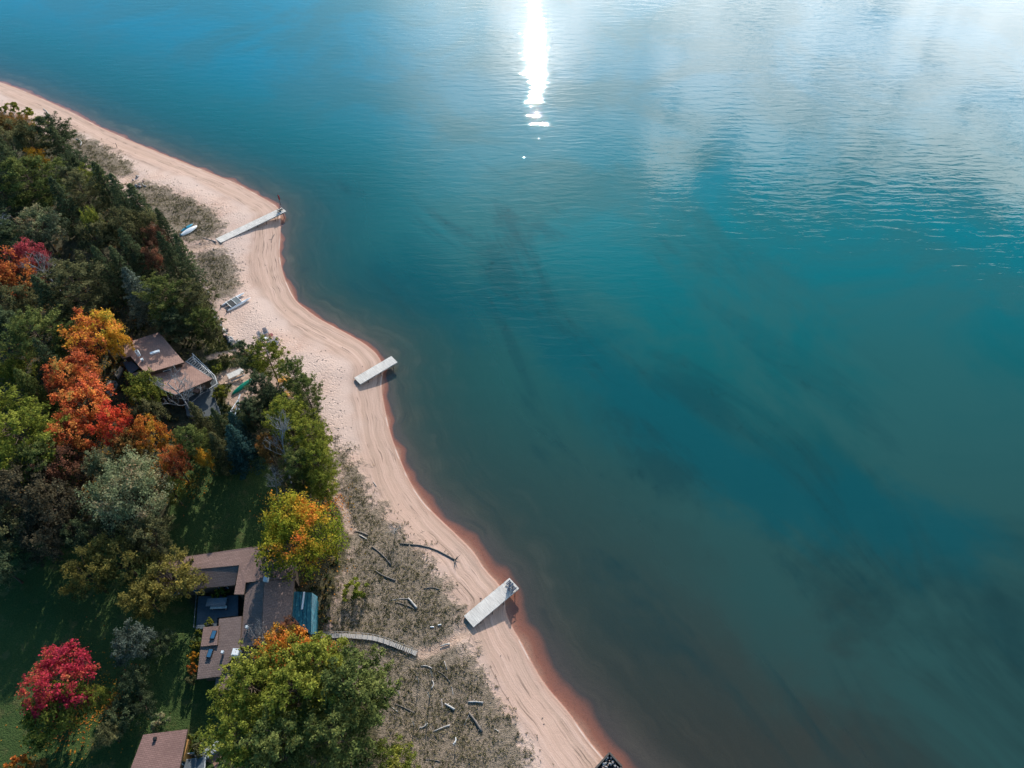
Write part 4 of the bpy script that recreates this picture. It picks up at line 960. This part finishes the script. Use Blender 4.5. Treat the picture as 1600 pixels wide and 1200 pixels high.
# boat trailer
tg = ground_pt(376.5, 619); wl = ground_pt(363, 644); wr_ = ground_pt(375, 645); rl = ground_pt(360, 653); rr = ground_pt(368, 653.5)
org = (wl + wr_) / 2; r = empty('boat_trailer', org); tag(r, 'empty white boat trailer with a pointed tongue in the yard', 'trailer')
f = MB(); L3 = lambda p, z=.5: (p.x - org.x, p.y - org.y, z); ap = tg.lerp(org, .3)
f.bar(L3(tg), L3(ap), .16); f.bar(L3(ap), L3(wl), .14); f.bar(L3(ap), L3(wr_), .14); f.bar(L3(wl), L3(rl), .14); f.bar(L3(ap), L3(rr), .14); f.build('frame', WHITE, r)
f = MB(); f.bar(L3(rl), L3(rr), .14); f.build('crossbar', WHITE, r)
f = MB(); f.bar(L3(wl, .35), L3(wr_, .35), .07); f.build('axle', WHITE, r)
for p in (wl, wr_):
    x, y, _ = L3(p); d_ = (wr_ - wl).normalized()
    o = MB().tube([Vector((x, y, .3)) - d_ * .1, Vector((x, y, .3)) + d_ * .1], [.3, .3], 12).build('wheel', RUBBER, r)
    MB().tube([Vector((x, y, .3)) - d_ * .11, Vector((x, y, .3)) + d_ * .11], [.15, .15], 10).build('rim', WHITE, o)

# red marker pole off the longest dock
p = at(438.5, 319, 0); r = empty('marker_pole', (p.x, p.y, 0)); tag(r, 'thin marker pole with a red pennant in the water beyond the longest dock', 'marker pole')
MB().tube([(0, 0, -.6), (-.1, 0, 2.6)], [.05, .04], 6).build('pole', WOODD, r)
fl = MB(); fl.prism([(-.1, 0, 2.5), (.2, .02, 1.9), (.25, .04, 1.2), (-.05, .02, 1.1), (-.08, 0, 1.8)], .02); fl.box((.06, .05, 1.75), (.32, .1, 1.1), .2, .7); fl.build('pennant', REDF, r)
p = ground_pt(183, 230); r = empty('wooden_stake', p); tag(r, 'small dark stake standing alone on the far sand', 'stake'); MB().tube([(0, 0, -.2), (.05, 0, 1.1)], [.07, .05], 6).build('post', WOODD, r); MB().tube([(.05, 0, 1.1), (.05, 0, 1.2)], [.08, .03], 6).build('cap', WOODG, r)

# ------------------------------------------------------------------ rocks
def rock_mesh(seed, n=2):
    import bmesh
    rg = random.Random(seed); bm = bmesh.new(); bmesh.ops.create_icosphere(bm, subdivisions=n, radius=1)
    ax = [Vector((rg.gauss(0, 1), rg.gauss(0, 1), rg.gauss(0, 1))).normalized() for _ in range(7)]; dd = [rg.uniform(.5, .85) for _ in ax]
    for v in bm.verts:
        for a, d in zip(ax, dd):
            k = v.co.dot(a)
            if k > d: v.co -= a * (k - d) * .9
        v.co *= 1 + rg.uniform(-.04, .04)
    me = bpy.data.meshes.new('boulder'); bm.to_mesh(me); bm.free(); return me
ROCKS = [rock_mesh(i) for i in range(6)]; RM = [ROCK, ROCKP, PINK]
for me in ROCKS: me.materials.append(ROCK)
def rock(loc, s, label, group, i, name='boulder', cat='boulder'):
    o = bpy.data.objects.new(name, ROCKS[i % 6]); C.objects.link(o); o.location = loc; o.rotation_euler = (i * 1.3, i * .7, i * 2.1); o.scale = (s * 1.25, s, s * .75)
    o.material_slots[0].link = 'OBJECT'; o.material_slots[0].material = RM[(i * 7) % 3]
    tag(o, label, cat, group)
line = smooth_poly([(318, 440), (330, 478), (337, 500), (343, 511), (350, 520), (357, 531), (364, 537), (373, 536)], 8)
for i in range(58):
    t = (i / 58) ** .6 * (len(line) - 1); q0 = line[int(t)]; p = ground_pt(q0[0] + random.gauss(0, 1.6) + 1, q0[1] + random.gauss(0, 2.0)); s = random.uniform(.22, .5)
    rock((p.x, p.y, p.z + s * .25), s, 'angular grey boulder in the rock wall between beach and pines', 'boulders of the rock wall at the beach edge', i)
for i in range(16):
    p = ground_pt(218 + random.gauss(0, 8), 290 + random.gauss(0, 4)); s = random.uniform(.2, .42)
    rock((p.x, p.y, p.z + s * .25), s, 'grey stone lying in the upper dune grass near the far trees', 'stones in the upper dune', i + 3)

# rock filled crib at the bottom of the picture
cz = 1.0; k0, k1, k2 = at(952.5, 1176, cz), at(972, 1197.5, cz), at(930, 1201, cz); e1 = k1 - k0; e2 = (k2 - k0).normalized() * 6.5
r = empty('timber_crib', (k0.x, k0.y, 0)); tag(r, 'dark timber crib filled with stones where the beach leaves the bottom of the photo', 'crib')
cs = [Vector((0, 0, 0)), e1, e1 + e2, e2]
for i in range(4):
    f = MB()
    for z in (-.5, -.22, .06, .34, .62, .9): f.bar(cs[i] + Vector((0, 0, z)), cs[(i + 1) % 4] + Vector((0, 0, z)), .2, .24)
    f.build('timber_side', WOODD, r)
MB().prism([cs[0].lerp(cs[2], .03) + Vector((0, 0, .62)), cs[1].lerp(cs[3], .03) + Vector((0, 0, .62)), cs[2].lerp(cs[0], .03) + Vector((0, 0, .62)), cs[3].lerp(cs[1], .03) + Vector((0, 0, .62))], 1.2).build('gravel_fill', RUBBER, r)
for i in range(110):
    u, v_ = random.uniform(.06, .94), random.uniform(.03, .97); p = k0 + e1 * u + e2 * v_; s = random.uniform(.1, .2)
    rock((p.x, p.y, .66 + s * .6), s, 'stone packed inside the dark timber crib', 'stones inside the timber crib', i, 'stone', 'stone')

# ------------------------------------------------------------------ driftwood
def log(p0, p1, r0, label, mat=None, bend=.3, forks=0, root=False, lift=None):
    r0 *= .74
    a = ground_pt(*p0); b = ground_pt(*p1); L = (b - a).length; sd_ = Vector((-(b - a).y, (b - a).x, 0)).normalized()
    n = 6; pts = []
    for i in range(n + 1):
        t = i / n; q = a.lerp(b, t) + sd_ * (math.sin(t * math.pi) * bend * L * .15 + random.uniform(-.02, .02) * L * .3); q.z = float(height(q.x, q.y)) + r0 * .6 + (lift or 0) * t; pts.append(q)
    o = empty('driftwood_log', a); tag(o, label, 'log'); loc = [q - a for q in pts]; mt = mat or DRIFT
    MB().tube(loc, [r0 * (.75 + .35 * i / n) for i in range(n + 1)], 8).build('log', mt, o, True)
    for k in range(forks):
        i = random.randint(1, n - 1); d = (sd_ * random.choice((-1, 1)) + (b - a).normalized() * random.uniform(-.7, .7) + Vector((0, 0, .25))).normalized()
        MB().tube([loc[i], loc[i] + d * L * .12, loc[i] + d * L * .22 + Vector((0, 0, -.1))], [r0 * .5, r0 * .35, r0 * .15], 6).build('branch', mt, o, True)
    if root:
        m = MB(); c_ = loc[-1]; ax = (loc[-1] - loc[-2]).normalized()
        for k in range(9):
            a_ = k * .7; d = (Vector((0, 0, 1)) * math.sin(a_) + ax.cross(Vector((0, 0, 1))) * math.cos(a_) + ax * .35).normalized()
            m.tube([c_, c_ + d * .5, c_ + d * random.uniform(.7, 1.1)], [r0 * .8, r0 * .5, r0 * .15], 5)
        m.build('root_plate', mt, o)
LOGS = [((625, 849), (711, 875), .15, 'longest driftwood trunk with a root plate, lying on open sand', DRIFTD, .5, 1, True),
 ((581, 854), (611, 883), .14, 'straight dark log in the dune grass below the sandy path end', DRIFTD, .3, 0, False),
 ((587, 892), (618, 907), .15, 'dark log second below the sandy path end in the dune grass', DRIFTD, -.3, 0, False),
 ((638, 935), (651, 951), .22, 'thick short grey log meeting a thinner one to form a V', DRIFT, .1, 0, False),
 ((617, 941), (648, 952), .10, 'thin dark log forming a V with the thick short log', DRIFTD, .3, 0, False),
 ((610, 938), (638, 936), .06, 'very thin pale pole above the V of two logs', DRIFT, .3, 0, False),
 ((662, 920), (688, 922), .10, 'dark forked branch in the sparse grass near the beach', DRIFTD, .8, 2, False),
 ((553, 830), (575, 837), .13, 'dark log touching the end of the sandy path, upper of two', DRIFTD, .3, 0, False),
 ((561, 836), (573, 843), .13, 'short pale log touching the end of the sandy path', DRIFT, .1, 0, False),
 ((583, 753), (588, 760), .08, 'small pale stick on the sand above the dead bush', DRIFT, .1, 0, False),
 ((731, 1097), (755, 1098), .15, 'straight pale log lying level nearest the beach in the lower dune', DRIFT, .2, 1, False),
 ((733, 1114), (753, 1143), .22, 'thick dark trunk leaning against a pale stick to form an arrowhead', DRIFTD, .1, 2, False),
 ((734, 1114), (725, 1133), .07, 'pale stick of the arrowhead beside the thick dark trunk', DRIFT, .1, 0, False),
 ((695, 1100), (710, 1109), .20, 'short stout grey log left of the level pale log', DRIFT, .1, 1, False),
 ((677, 1143), (703, 1133), .12, 'pale log rising to the right in the lower dune', DRIFT, .1, 0, False),
 ((655, 1138), (668, 1130), .11, 'short crooked grey log left of the rising pale log', DRIFT, -.8, 1, False),
 ((617, 1100), (648, 1114), .11, 'dark log emerging from beside the big green pine', DRIFTD, .1, 1, False),
 ((612, 1105), (622, 1113), .07, 'small grey stick beside the big green pine', DRIFT, .1, 0, False),
 ((658, 1041), (675, 1045), .10, 'curved grey branch just below the bend of the boardwalk', DRIFT, .8, 0, False),
 ((682, 1048), (703, 1067), .10, 'long bent grey log below the boardwalk, right of the curved branch', DRIFTD, .6, 1, False),
 ((694, 1033), (698, 1046), .07, 'small upright looking grey stick above the long bent log', DRIFT, .1, 0, False),
 ((675, 1063), (674, 1076), .11, 'small pale hooked branch in the middle of the lower dune', DRIFT, 1.6, 1, False),
 ((705, 1072), (708, 1086), .06, 'thin pale stick above the short stout log', DRIFT, .2, 0, False),
 ((690, 1092), (691, 1108), .06, 'thin pale stick left of the short stout log', DRIFT, .1, 0, False),
 ((712, 1152), (708, 1163), .10, 'white curved branch low in the dune', WHITE, 1.2, 0, False),
 ((772, 1139), (779, 1143), .08, 'small pale branch near the sand edge in the lower dune', DRIFT, .1, 1, False),
 ((662, 1187), (688, 1190), .08, 'dark stick beside the yellow green bush at the bottom', DRIFTD, .3, 0, False),
 ((688, 1010), (703, 1006), .14, 'grey driftwood pile lying below the sandy end of the boardwalk path', DRIFT, .2, 2, False),
 ((672, 980), (678, 980), .12, 'short white stump above the sandy path, left of its twin', WHITE, .1, 1, False),
 ((684, 977), (690, 976), .12, 'short white stump above the sandy path, right of its twin', WHITE, .1, 1, False),
 ((68, 170), (78, 182), .15, 'grey log on the far sand beside the bright green bushes', DRIFT, .2, 0, False),
 ((119, 217), (126, 228), .16, 'curved pale log in the far dune grass', DRIFT, 1.0, 0, False),
 ((317, 372), (338, 378), .10, 'pale plank like log at the foot of the bent ramp', DRIFT, .1, 0, False),
 ((424, 379), (429, 366), .10, 'small dark branch washed up below the longest dock', DRIFTD, .3, 1, False)]
for (a, b, rr_, lb, mt, bd, fk, rt) in LOGS: log(a, b, rr_, lb, mt, bd, fk, rt)
STK = [(675, 1057, 'dead sapling standing left of the hooked branch'), (654, 1066, 'dead sapling standing furthest up the lower dune'), (624, 1086, 'dead sapling next to the big green pine'), (671, 1090, 'dead sapling left of the thin pale sticks'),
       (647, 1134, 'dead sapling left of the crooked log'), (667, 1134, 'dead sapling behind the crooked log'), (711, 1166, 'dead sapling beside the white curved branch')]
for px, py, lb in STK:
    p = ground_pt(px, py); o = empty('dead_sapling', p); tag(o, lb, 'dead tree'); hh = random.uniform(1.8, 2.6)
    MB().tube([(0, 0, -.2), (.04, 0, hh * .5), (.02, .05, hh)], [.06, .045, .02], 6).build('stem', WOODG, o)
    m = MB()
    for k in range(4): a_ = k * 2.1; m.tube([(.02, 0, hh * (.35 + .15 * k)), (.35 * math.cos(a_), .35 * math.sin(a_), hh * (.5 + .15 * k))], [.02, .008], 4)
    m.build('twigs', WOODG, o)

# ------------------------------------------------------------------ boardwalk
BW = smooth_poly([(484, 996), (505, 995), (534, 994), (566, 996), (590, 999.5), (618, 1009), (651, 1022)], 6)
pts = [ground_pt(*p) for p in BW]; r = empty('boardwalk', pts[0]); tag(r, 'narrow silvery boardwalk curving through the dune grass', 'boardwalk'); org = pts[0]
bd, rl_ = MB(), MB(); acc = 0
for i in range(len(pts) - 1):
    a, b = pts[i] - org, pts[i + 1] - org; n = max(2, int((b - a).length / .2)); d = (b - a).normalized()
    for k in range(n):
        c = a.lerp(b, (k + .5) / n); bd.box((c.x, c.y, c.z + .2 + random.uniform(-.006, .006)), (.19, .58 + random.uniform(-.05, .05), .05), math.atan2(d.y, d.x))
bd.build('decking', boards('silvered_boardwalk_planks', (.42, .39, .36)), r)
sid = []
for i, p in enumerate(pts):
    d = (pts[min(i + 1, len(pts) - 1)] - pts[max(i - 1, 0)]); s = Vector((-d.y, d.x, 0)).normalized(); sid.append(p - org + s * .37)
for i in range(0, len(sid), 2): MB().bar(sid[i] + Vector((0, 0, -.1)), sid[i] + Vector((0, 0, .6)), .07).build('post', WOODG, r)
for i in range(len(sid) - 1): rl_.bar(sid[i] + Vector((0, 0, .6)), sid[i + 1] + Vector((0, 0, .6)), .04, .04)
rl_.build('handrail', WOODG, r)

# ------------------------------------------------------------------ houses
def offset(P, d):
    n = len(P); out = []; ar = sum(P[i][0] * P[(i + 1) % n][1] - P[(i + 1) % n][0] * P[i][1] for i in range(n)); sg = 1 if ar > 0 else -1
    for i in range(n):
        p0, p1, p2 = Vector(P[i - 1][:2]), Vector(P[i][:2]), Vector(P[(i + 1) % n][:2]); a = (p1 - p0).normalized(); b = (p2 - p1).normalized()
        na = Vector((-a.y, a.x)) * sg; nb = Vector((-b.y, b.x)) * sg; bis = (na + nb)
        k = d / max(.4, 1 + na.dot(nb)); q = p1 + bis * k; out.append((q.x, q.y))
    return out
def house(label, name, panels, anchor):
    r = empty(name, (anchor[0], anchor[1], 0)); tag(r, label, 'house'); A = Vector((anchor[0], anchor[1], 0)); res = []
    for pn in panels:
        P3 = [at(px, py, z) - A for px, py, z in pn['p']]
        o = MB().prism(P3, .22).build(pn.get('n', 'roof'), pn['m'], r)
        tr_ = MB()
        for i in range(len(P3)): tr_.bar(P3[i] + Vector((0, 0, -.13)), P3[(i + 1) % len(P3)] + Vector((0, 0, -.13)), .07, .24)
        tr_.build('fascia', pn.get('f', WALLB), o)
        if pn.get('wall', True):
            ins = offset([(p.x, p.y) for p in P3], pn.get('in', .45)); zg = 1.2
            tp = [Vector((q_[0], q_[1], p.z - .24)) for q_, p in zip(ins, P3)]
            w_ = MB().prism(tp, lambda p: p.z - zg).build('wall', pn.get('w', WALLB), r)
            for i in range(len(tp)):
                a, b = tp[i], tp[(i + 1) % len(tp)]; L = (b - a).length
                if L < 2.2: continue
                d = (b - a).normalized(); nn = Vector((d.y, -d.x, 0)); mid = (a + b) / 2
                if (mid + nn * .5 - sum(tp, Vector()) / len(tp)).length < (mid - sum(tp, Vector()) / len(tp)).length: nn = -nn
                if nn.y > .2 and nn.x < .2: continue
                for k in range(max(1, int(L / 3.2))):
                    c = a.lerp(b, (k + .5) / max(1, int(L / 3.2))); c = Vector((c.x, c.y, min(a.z, b.z) - 1.1)) + nn * .02
                    f_ = MB().bar(c - d * .6, c + d * .6, .08, 1.0).build('window', WHITE, r); MB().bar(c - d * .53 + nn * .03, c + d * .53 + nn * .03, .05, .86).build('pane', GLASSB, f_)
        res.append((o, P3))
    return r, A
def flatbox(root, A, px, py, z, size, rz, mat, name, mat2=None, name2=None):
    p = at(px, py, z) - A; o = MB().box((p.x, p.y, p.z), size, rz).build(name, mat, root)
    if mat2: MB().box((p.x, p.y, p.z + size[2] / 2 + .012), (size[0] - .14, size[1] - .14, .03), rz).build(name2, mat2, o)
    return o
# house by the beach, among the trees
a0 = at(250, 575, 2)
h1, A1 = house('brown shingled house at two roof levels beside the big bare tree and pergola', 'beach_house', [
    dict(p=[(178, 542, 5.9), (248, 519, 5.5), (288, 566, 6.0), (229, 583, 6.3), (217, 572, 6.2), (204, 556.5, 6.1), (191, 560, 6.1)], m=SH1),
    dict(p=[(226, 577, 4.9), (289, 565, 4.7), (332, 592, 5.0), (273, 617, 5.3), (240, 602, 5.25), (206, 584, 5.0)], m=SH1),
    dict(p=[(330, 594, 4.0), (316, 597, 4.3), (296, 611, 4.3), (308, 614, 3.8)], m=SH1, wall=False),
    dict(p=[(204, 562, 4.6), (217, 575, 4.6), (203, 585, 4.4), (192, 566, 4.4)], m=BLUEG)], (a0.x, a0.y))  # last panel: dark colour stands for the shadow at the left porch
flatbox(h1, A1, 215.5, 552, 6.9, (.5, .5, 1.1), .5, VENTM, 'chimney', RUBBER, 'flue')
flatbox(h1, A1, 242, 550.5, 6.75, (1.5, .45, .28), .45, VENTM, 'roof_vent')
flatbox(h1, A1, 222, 562, 6.45, (.4, .4, .4), .5, VENTM, 'roof_vent')
# pergola
zc_ = 4.4; pa, pb, pc, pd_ = at(290, 564, zc_), at(300, 556, zc_), at(329, 583, zc_), at(326, 588, zc_)
r = empty('pergola', (pa.x, pa.y, 0)); tag(r, 'white slatted pergola attached to the lake side of the beach house', 'pergola'); og = Vector((pa.x, pa.y, 0))
sl_ = MB()
for i in range(11):
    t = (i + .5) / 11; sl_.bar(pa.lerp(pd_, t) - og + Vector((0, 0, .08)), pb.lerp(pc, t) - og + Vector((0, 0, .08)), .09, .12)
sl_.build('slats', WOODG, r)
for u, v_ in ((pa, pd_), (pb, pc)): MB().bar(u - og - Vector((0, 0, .07)), v_ - og - Vector((0, 0, .07)), .1, .18).build('beam', WHITE, r)
for p in (pb, pb.lerp(pc, .5), pc): MB().bar(p - og - Vector((0, 0, .16)), Vector((p.x - og.x, p.y - og.y, 1.5)), .12).build('post', WHITE, r)
# deck below the pergola and porch steps
def slab(name, pts, z, th, mat, label, cat, part=None):
    P3 = [at(px, py, z) for px, py in pts]; og = Vector((P3[0].x, P3[0].y, 0)); r = empty(name, og); tag(r, label, cat)
    MB().prism([p - og for p in P3], th).build(part or 'decking', mat, r); return r, og, [p - og for p in P3]
r, og, P3 = slab('deck', [(287, 568), (303, 557), (338, 592), (342, 604), (330, 612), (318, 598)], 2.75, .9, PORCH, 'grey timber deck under the pergola of the beach house', 'deck')
for i in (1, 2, 3): MB().bar(P3[i] + Vector((0, 0, .85)), P3[(i + 1) % 6] + Vector((0, 0, .85)), .07, .05).build('railing', WHITE, r)
for i in range(1, 5): MB().bar(P3[i], P3[i] + Vector((0, 0, .85)), .08).build('post', WHITE, r)
slab('porch', [(285, 612), (330, 600), (340, 640), (332, 655), (292, 650)], 2.9, 1.0, PORCH, 'dim blue grey porch floor behind the big bare tree', 'porch')
r, og, P3 = slab('steps', [(329, 637), (341, 634), (344, 646), (333, 652)], 2.4, .7, WOODG, 'grey porch steps at the lower corner of the beach house', 'steps', 'tread')
slab('paving', [(178, 584), (188, 572), (193, 576), (184, 592)], 2.45, .3, PAVE, 'pale rectangular paving left of the beach house, upper piece', 'paving', 'slabs')
slab('paving', [(169, 594), (181, 595), (184, 600), (173, 619), (165, 612)], 2.45, .3, PAVE, 'pale rectangular paving left of the beach house, lower piece', 'paving', 'slabs')

# long house with skylights
a0 = at(380, 960, 2)
E = 5.0; Rg = 6.0
h2, A2 = house('long brown house with several wings, skylights and a teal sunroom', 'long_house', [
    dict(p=[(240, 877, 5.5), (391, 855, 5.6), (455, 849, 5.6), (462, 902, 5.6), (413, 907, 5.6), (383.5, 910, 5.6), (381, 928.5, 5.5), (366, 928.5, 5.5), (374, 883, 5.6), (299, 890, 5.5), (240, 896, 5.5)], m=SH2, **{'in': .35}),
    dict(p=[(240, 896.5, 5.45), (299, 890.5, 5.45), (373.3, 883.8, 5.5), (367, 914, 4.7), (323, 918, 4.7), (240, 928, 4.7)], m=SH3),
    dict(p=[(385, 911, 5.0), (412.5, 908, 5.9), (408, 1008, 5.9), (374.8, 1011, 5.0)], m=SH3),
    dict(p=[(413, 908, 5.9), (460, 903, 4.9), (452, 1004, 4.9), (408.5, 1008, 5.9)], m=SH3),
    dict(p=[(342.5, 967, 5.15), (377.6, 963, 5.25), (374.5, 1013.5, 5.2), (352, 1042, 4.9), (344, 1056.5, 4.8), (308, 1061, 4.75), (313.5, 1010.5, 4.85), (340, 1008, 5.0)], m=SH3),
    dict(p=[(318, 980, 5.0), (341.7, 978.3, 5.25), (339.3, 1007.6, 5.25), (313.8, 1010, 5.0)], m=SH2),
    dict(p=[(375, 1014.5, 4.6), (400, 1011, 4.6), (396, 1040, 4.4), (370, 1076, 4.2), (335, 1081, 4.2), (337.5, 1058, 4.3), (353, 1044, 4.4)], m=SH2)], (a0.x, a0.y))
for px, py, z in ((333.6, 992, 5.25), (328, 1021, 5.05)):
    flatbox(h2, A2, px, py, z, (.62, 1.1, .2), -.08, RUBBER, 'skylight', simple_mat('blue_skylight_glass', (.035, .11, .20), .15, .1), 'pane')
flatbox(h2, A2, 369.5, 1020.5, 5.6, (.85, .85, .9), -.05, VENTM, 'chimney', WHITE, 'chimney_cap')
flatbox(h2, A2, 348, 1019, 5.3, (.3, .3, .4), -.05, VENTM, 'roof_vent'); flatbox(h2, A2, 386, 980, 5.7, (.3, .3, .5), -.05, VENTM, 'roof_vent'); flatbox(h2, A2, 416, 904.5, 6.1, (.6, .7, .6), -.05, VENTM, 'roof_vent')
P3 = [at(*p) - A2 for p in ((458, 924, 4.7), (487, 926, 4.2), (485.5, 991, 4.2), (455, 972, 4.7))]; sr = MB().prism(P3, .12).build('sunroom_roof', SUNR, h2)
f = MB()
for i in range(1, 5): f.bar(P3[0].lerp(P3[1], i / 5) + Vector((0, 0, .03)), P3[3].lerp(P3[2], i / 5) + Vector((0, 0, .03)), .05, .05)
f.build('glazing_bar', SUNR, sr)
MB().bar(P3[0].lerp(P3[1], .6) + Vector((0, 0, .06)), P3[3].lerp(P3[2], .45).lerp(P3[0].lerp(P3[1], .6), .5) + Vector((0, 0, .06)), .22, .06).build('white_flashing', WHITE, sr)
Q3 = [P3[1] + Vector((.03, 0, 0)), at(496, 932, 3.5) - A2, at(494, 990, 3.5) - A2, P3[2] + Vector((.03, 0, 0))]; MB().prism(Q3, .1).build('sunroom_glazing', simple_mat('teal_side_glazing', (.02, .13, .17), .25, .1), h2)
ins = offset([(p.x, p.y) for p in (P3[0], Q3[1], Q3[2], P3[3])], .15); MB().prism([Vector((x, y, 3.4)) for x, y in ins], 2.2).build('sunroom_wall', SUNR, h2)
# courtyard deck
r, og, P3 = slab('deck', [(310, 932), (372, 930), (372, 962), (340, 965), (338, 978), (306, 984)], 2.8, .9, simple_mat('dark_blue_grey_decking', (.07, .09, .11), .7), 'dark blue grey courtyard deck between the wings of the long house', 'deck')
for i in (4, 5): MB().bar(P3[i] + Vector((0, 0, .8)), P3[(i + 1) % 6] + Vector((0, 0, .8)), .05, .04).build('railing', BLUEG, r)
p = at(341, 944, 2.85); r = empty('patio_table', p); tag(r, 'blue grey patio table on the dark courtyard deck', 'table'); MB().box((0, 0, .72), (2.6, 1.1, .06), .05).build('table_top', BLUEG, r)
for sx1 in (-1, 1):
    for sy1 in (-1, 1): MB().bar((sx1 * 1.1, sy1 * .42, 0), (sx1 * 1.1, sy1 * .42, .7), .07).build('leg', BLUEG, r)
p = at(343, 951, 2.85); r = empty('garden_bench', p); tag(r, 'slim pale bench below the patio table on the courtyard deck', 'bench'); MB().box((0, 0, .42), (2.2, .35, .05), .05).build('seat', WOODW, r)
for sx1 in (-1, 1): MB().box((sx1 * .9, 0, .2), (.07, .32, .4), .05).build('leg', WOODG, r)

# lowest house
a0 = at(245, 1180, 2)
h3, A3 = house('small red brown roofed house cut by the bottom edge of the photo', 'cottage', [
    dict(p=[(224, 1148, 5.1), (293, 1139.5, 5.2), (276, 1222, 5.7), (191, 1236, 5.6)], m=SH4),
    dict(p=[(290.5, 1187, 3.7), (320.5, 1183.5, 3.7), (317, 1222, 3.7), (281, 1226, 3.7)], m=BLUEG, f=WHITE)], (a0.x, a0.y))
p = at(287.5, 1172, 4.4) - A3; MB().box((p.x + .1, p.y, 3.2), (.35, 2.2, 2.6)).build('window_wall', ORNG, h3)
flatbox(h3, A3, 242, 1154, 5.35, (.35, .3, .3), .1, RUBBER, 'roof_vent')
r, og, P3 = slab('walkway', [(291, 1181), (322, 1176.5), (347, 1158.5), (353, 1163), (326, 1184), (322, 1187)], 2.9, .25, BLUEG, 'grey walkway with white railings leading from the lowest cottage', 'walkway')
for a, b in ((0, 1), (1, 2), (3, 4)):
    f = MB()
    for z in (.35, .65, .95): f.bar(P3[a] + Vector((0, 0, z)), P3[b] + Vector((0, 0, z)), .05, .05)
    f.build('railing', WHITE, r)
for k in range(5): MB().bar(P3[k], P3[k] + Vector((0, 0, .97)), .08).build('post', WHITE, r)
slab('terrace', [(321, 1190), (346, 1170), (352, 1172), (338, 1200), (322, 1212)], 2.5, .5, simple_mat('brick_terrace_paving', (.30, .17, .12), .9), 'brick coloured terrace beside the grey walkway', 'terrace', 'paving')
# shed at the left edge
a0 = at(5, 345, 2)
house('blue grey roofed shed in the shade at the left edge', 'shed', [dict(p=[(-35, 333, 4.6), (14, 328, 4.8), (20, 345, 4.5), (10, 358, 4.4), (-35, 362, 4.4)], m=BLUEG)], (a0.x, a0.y))
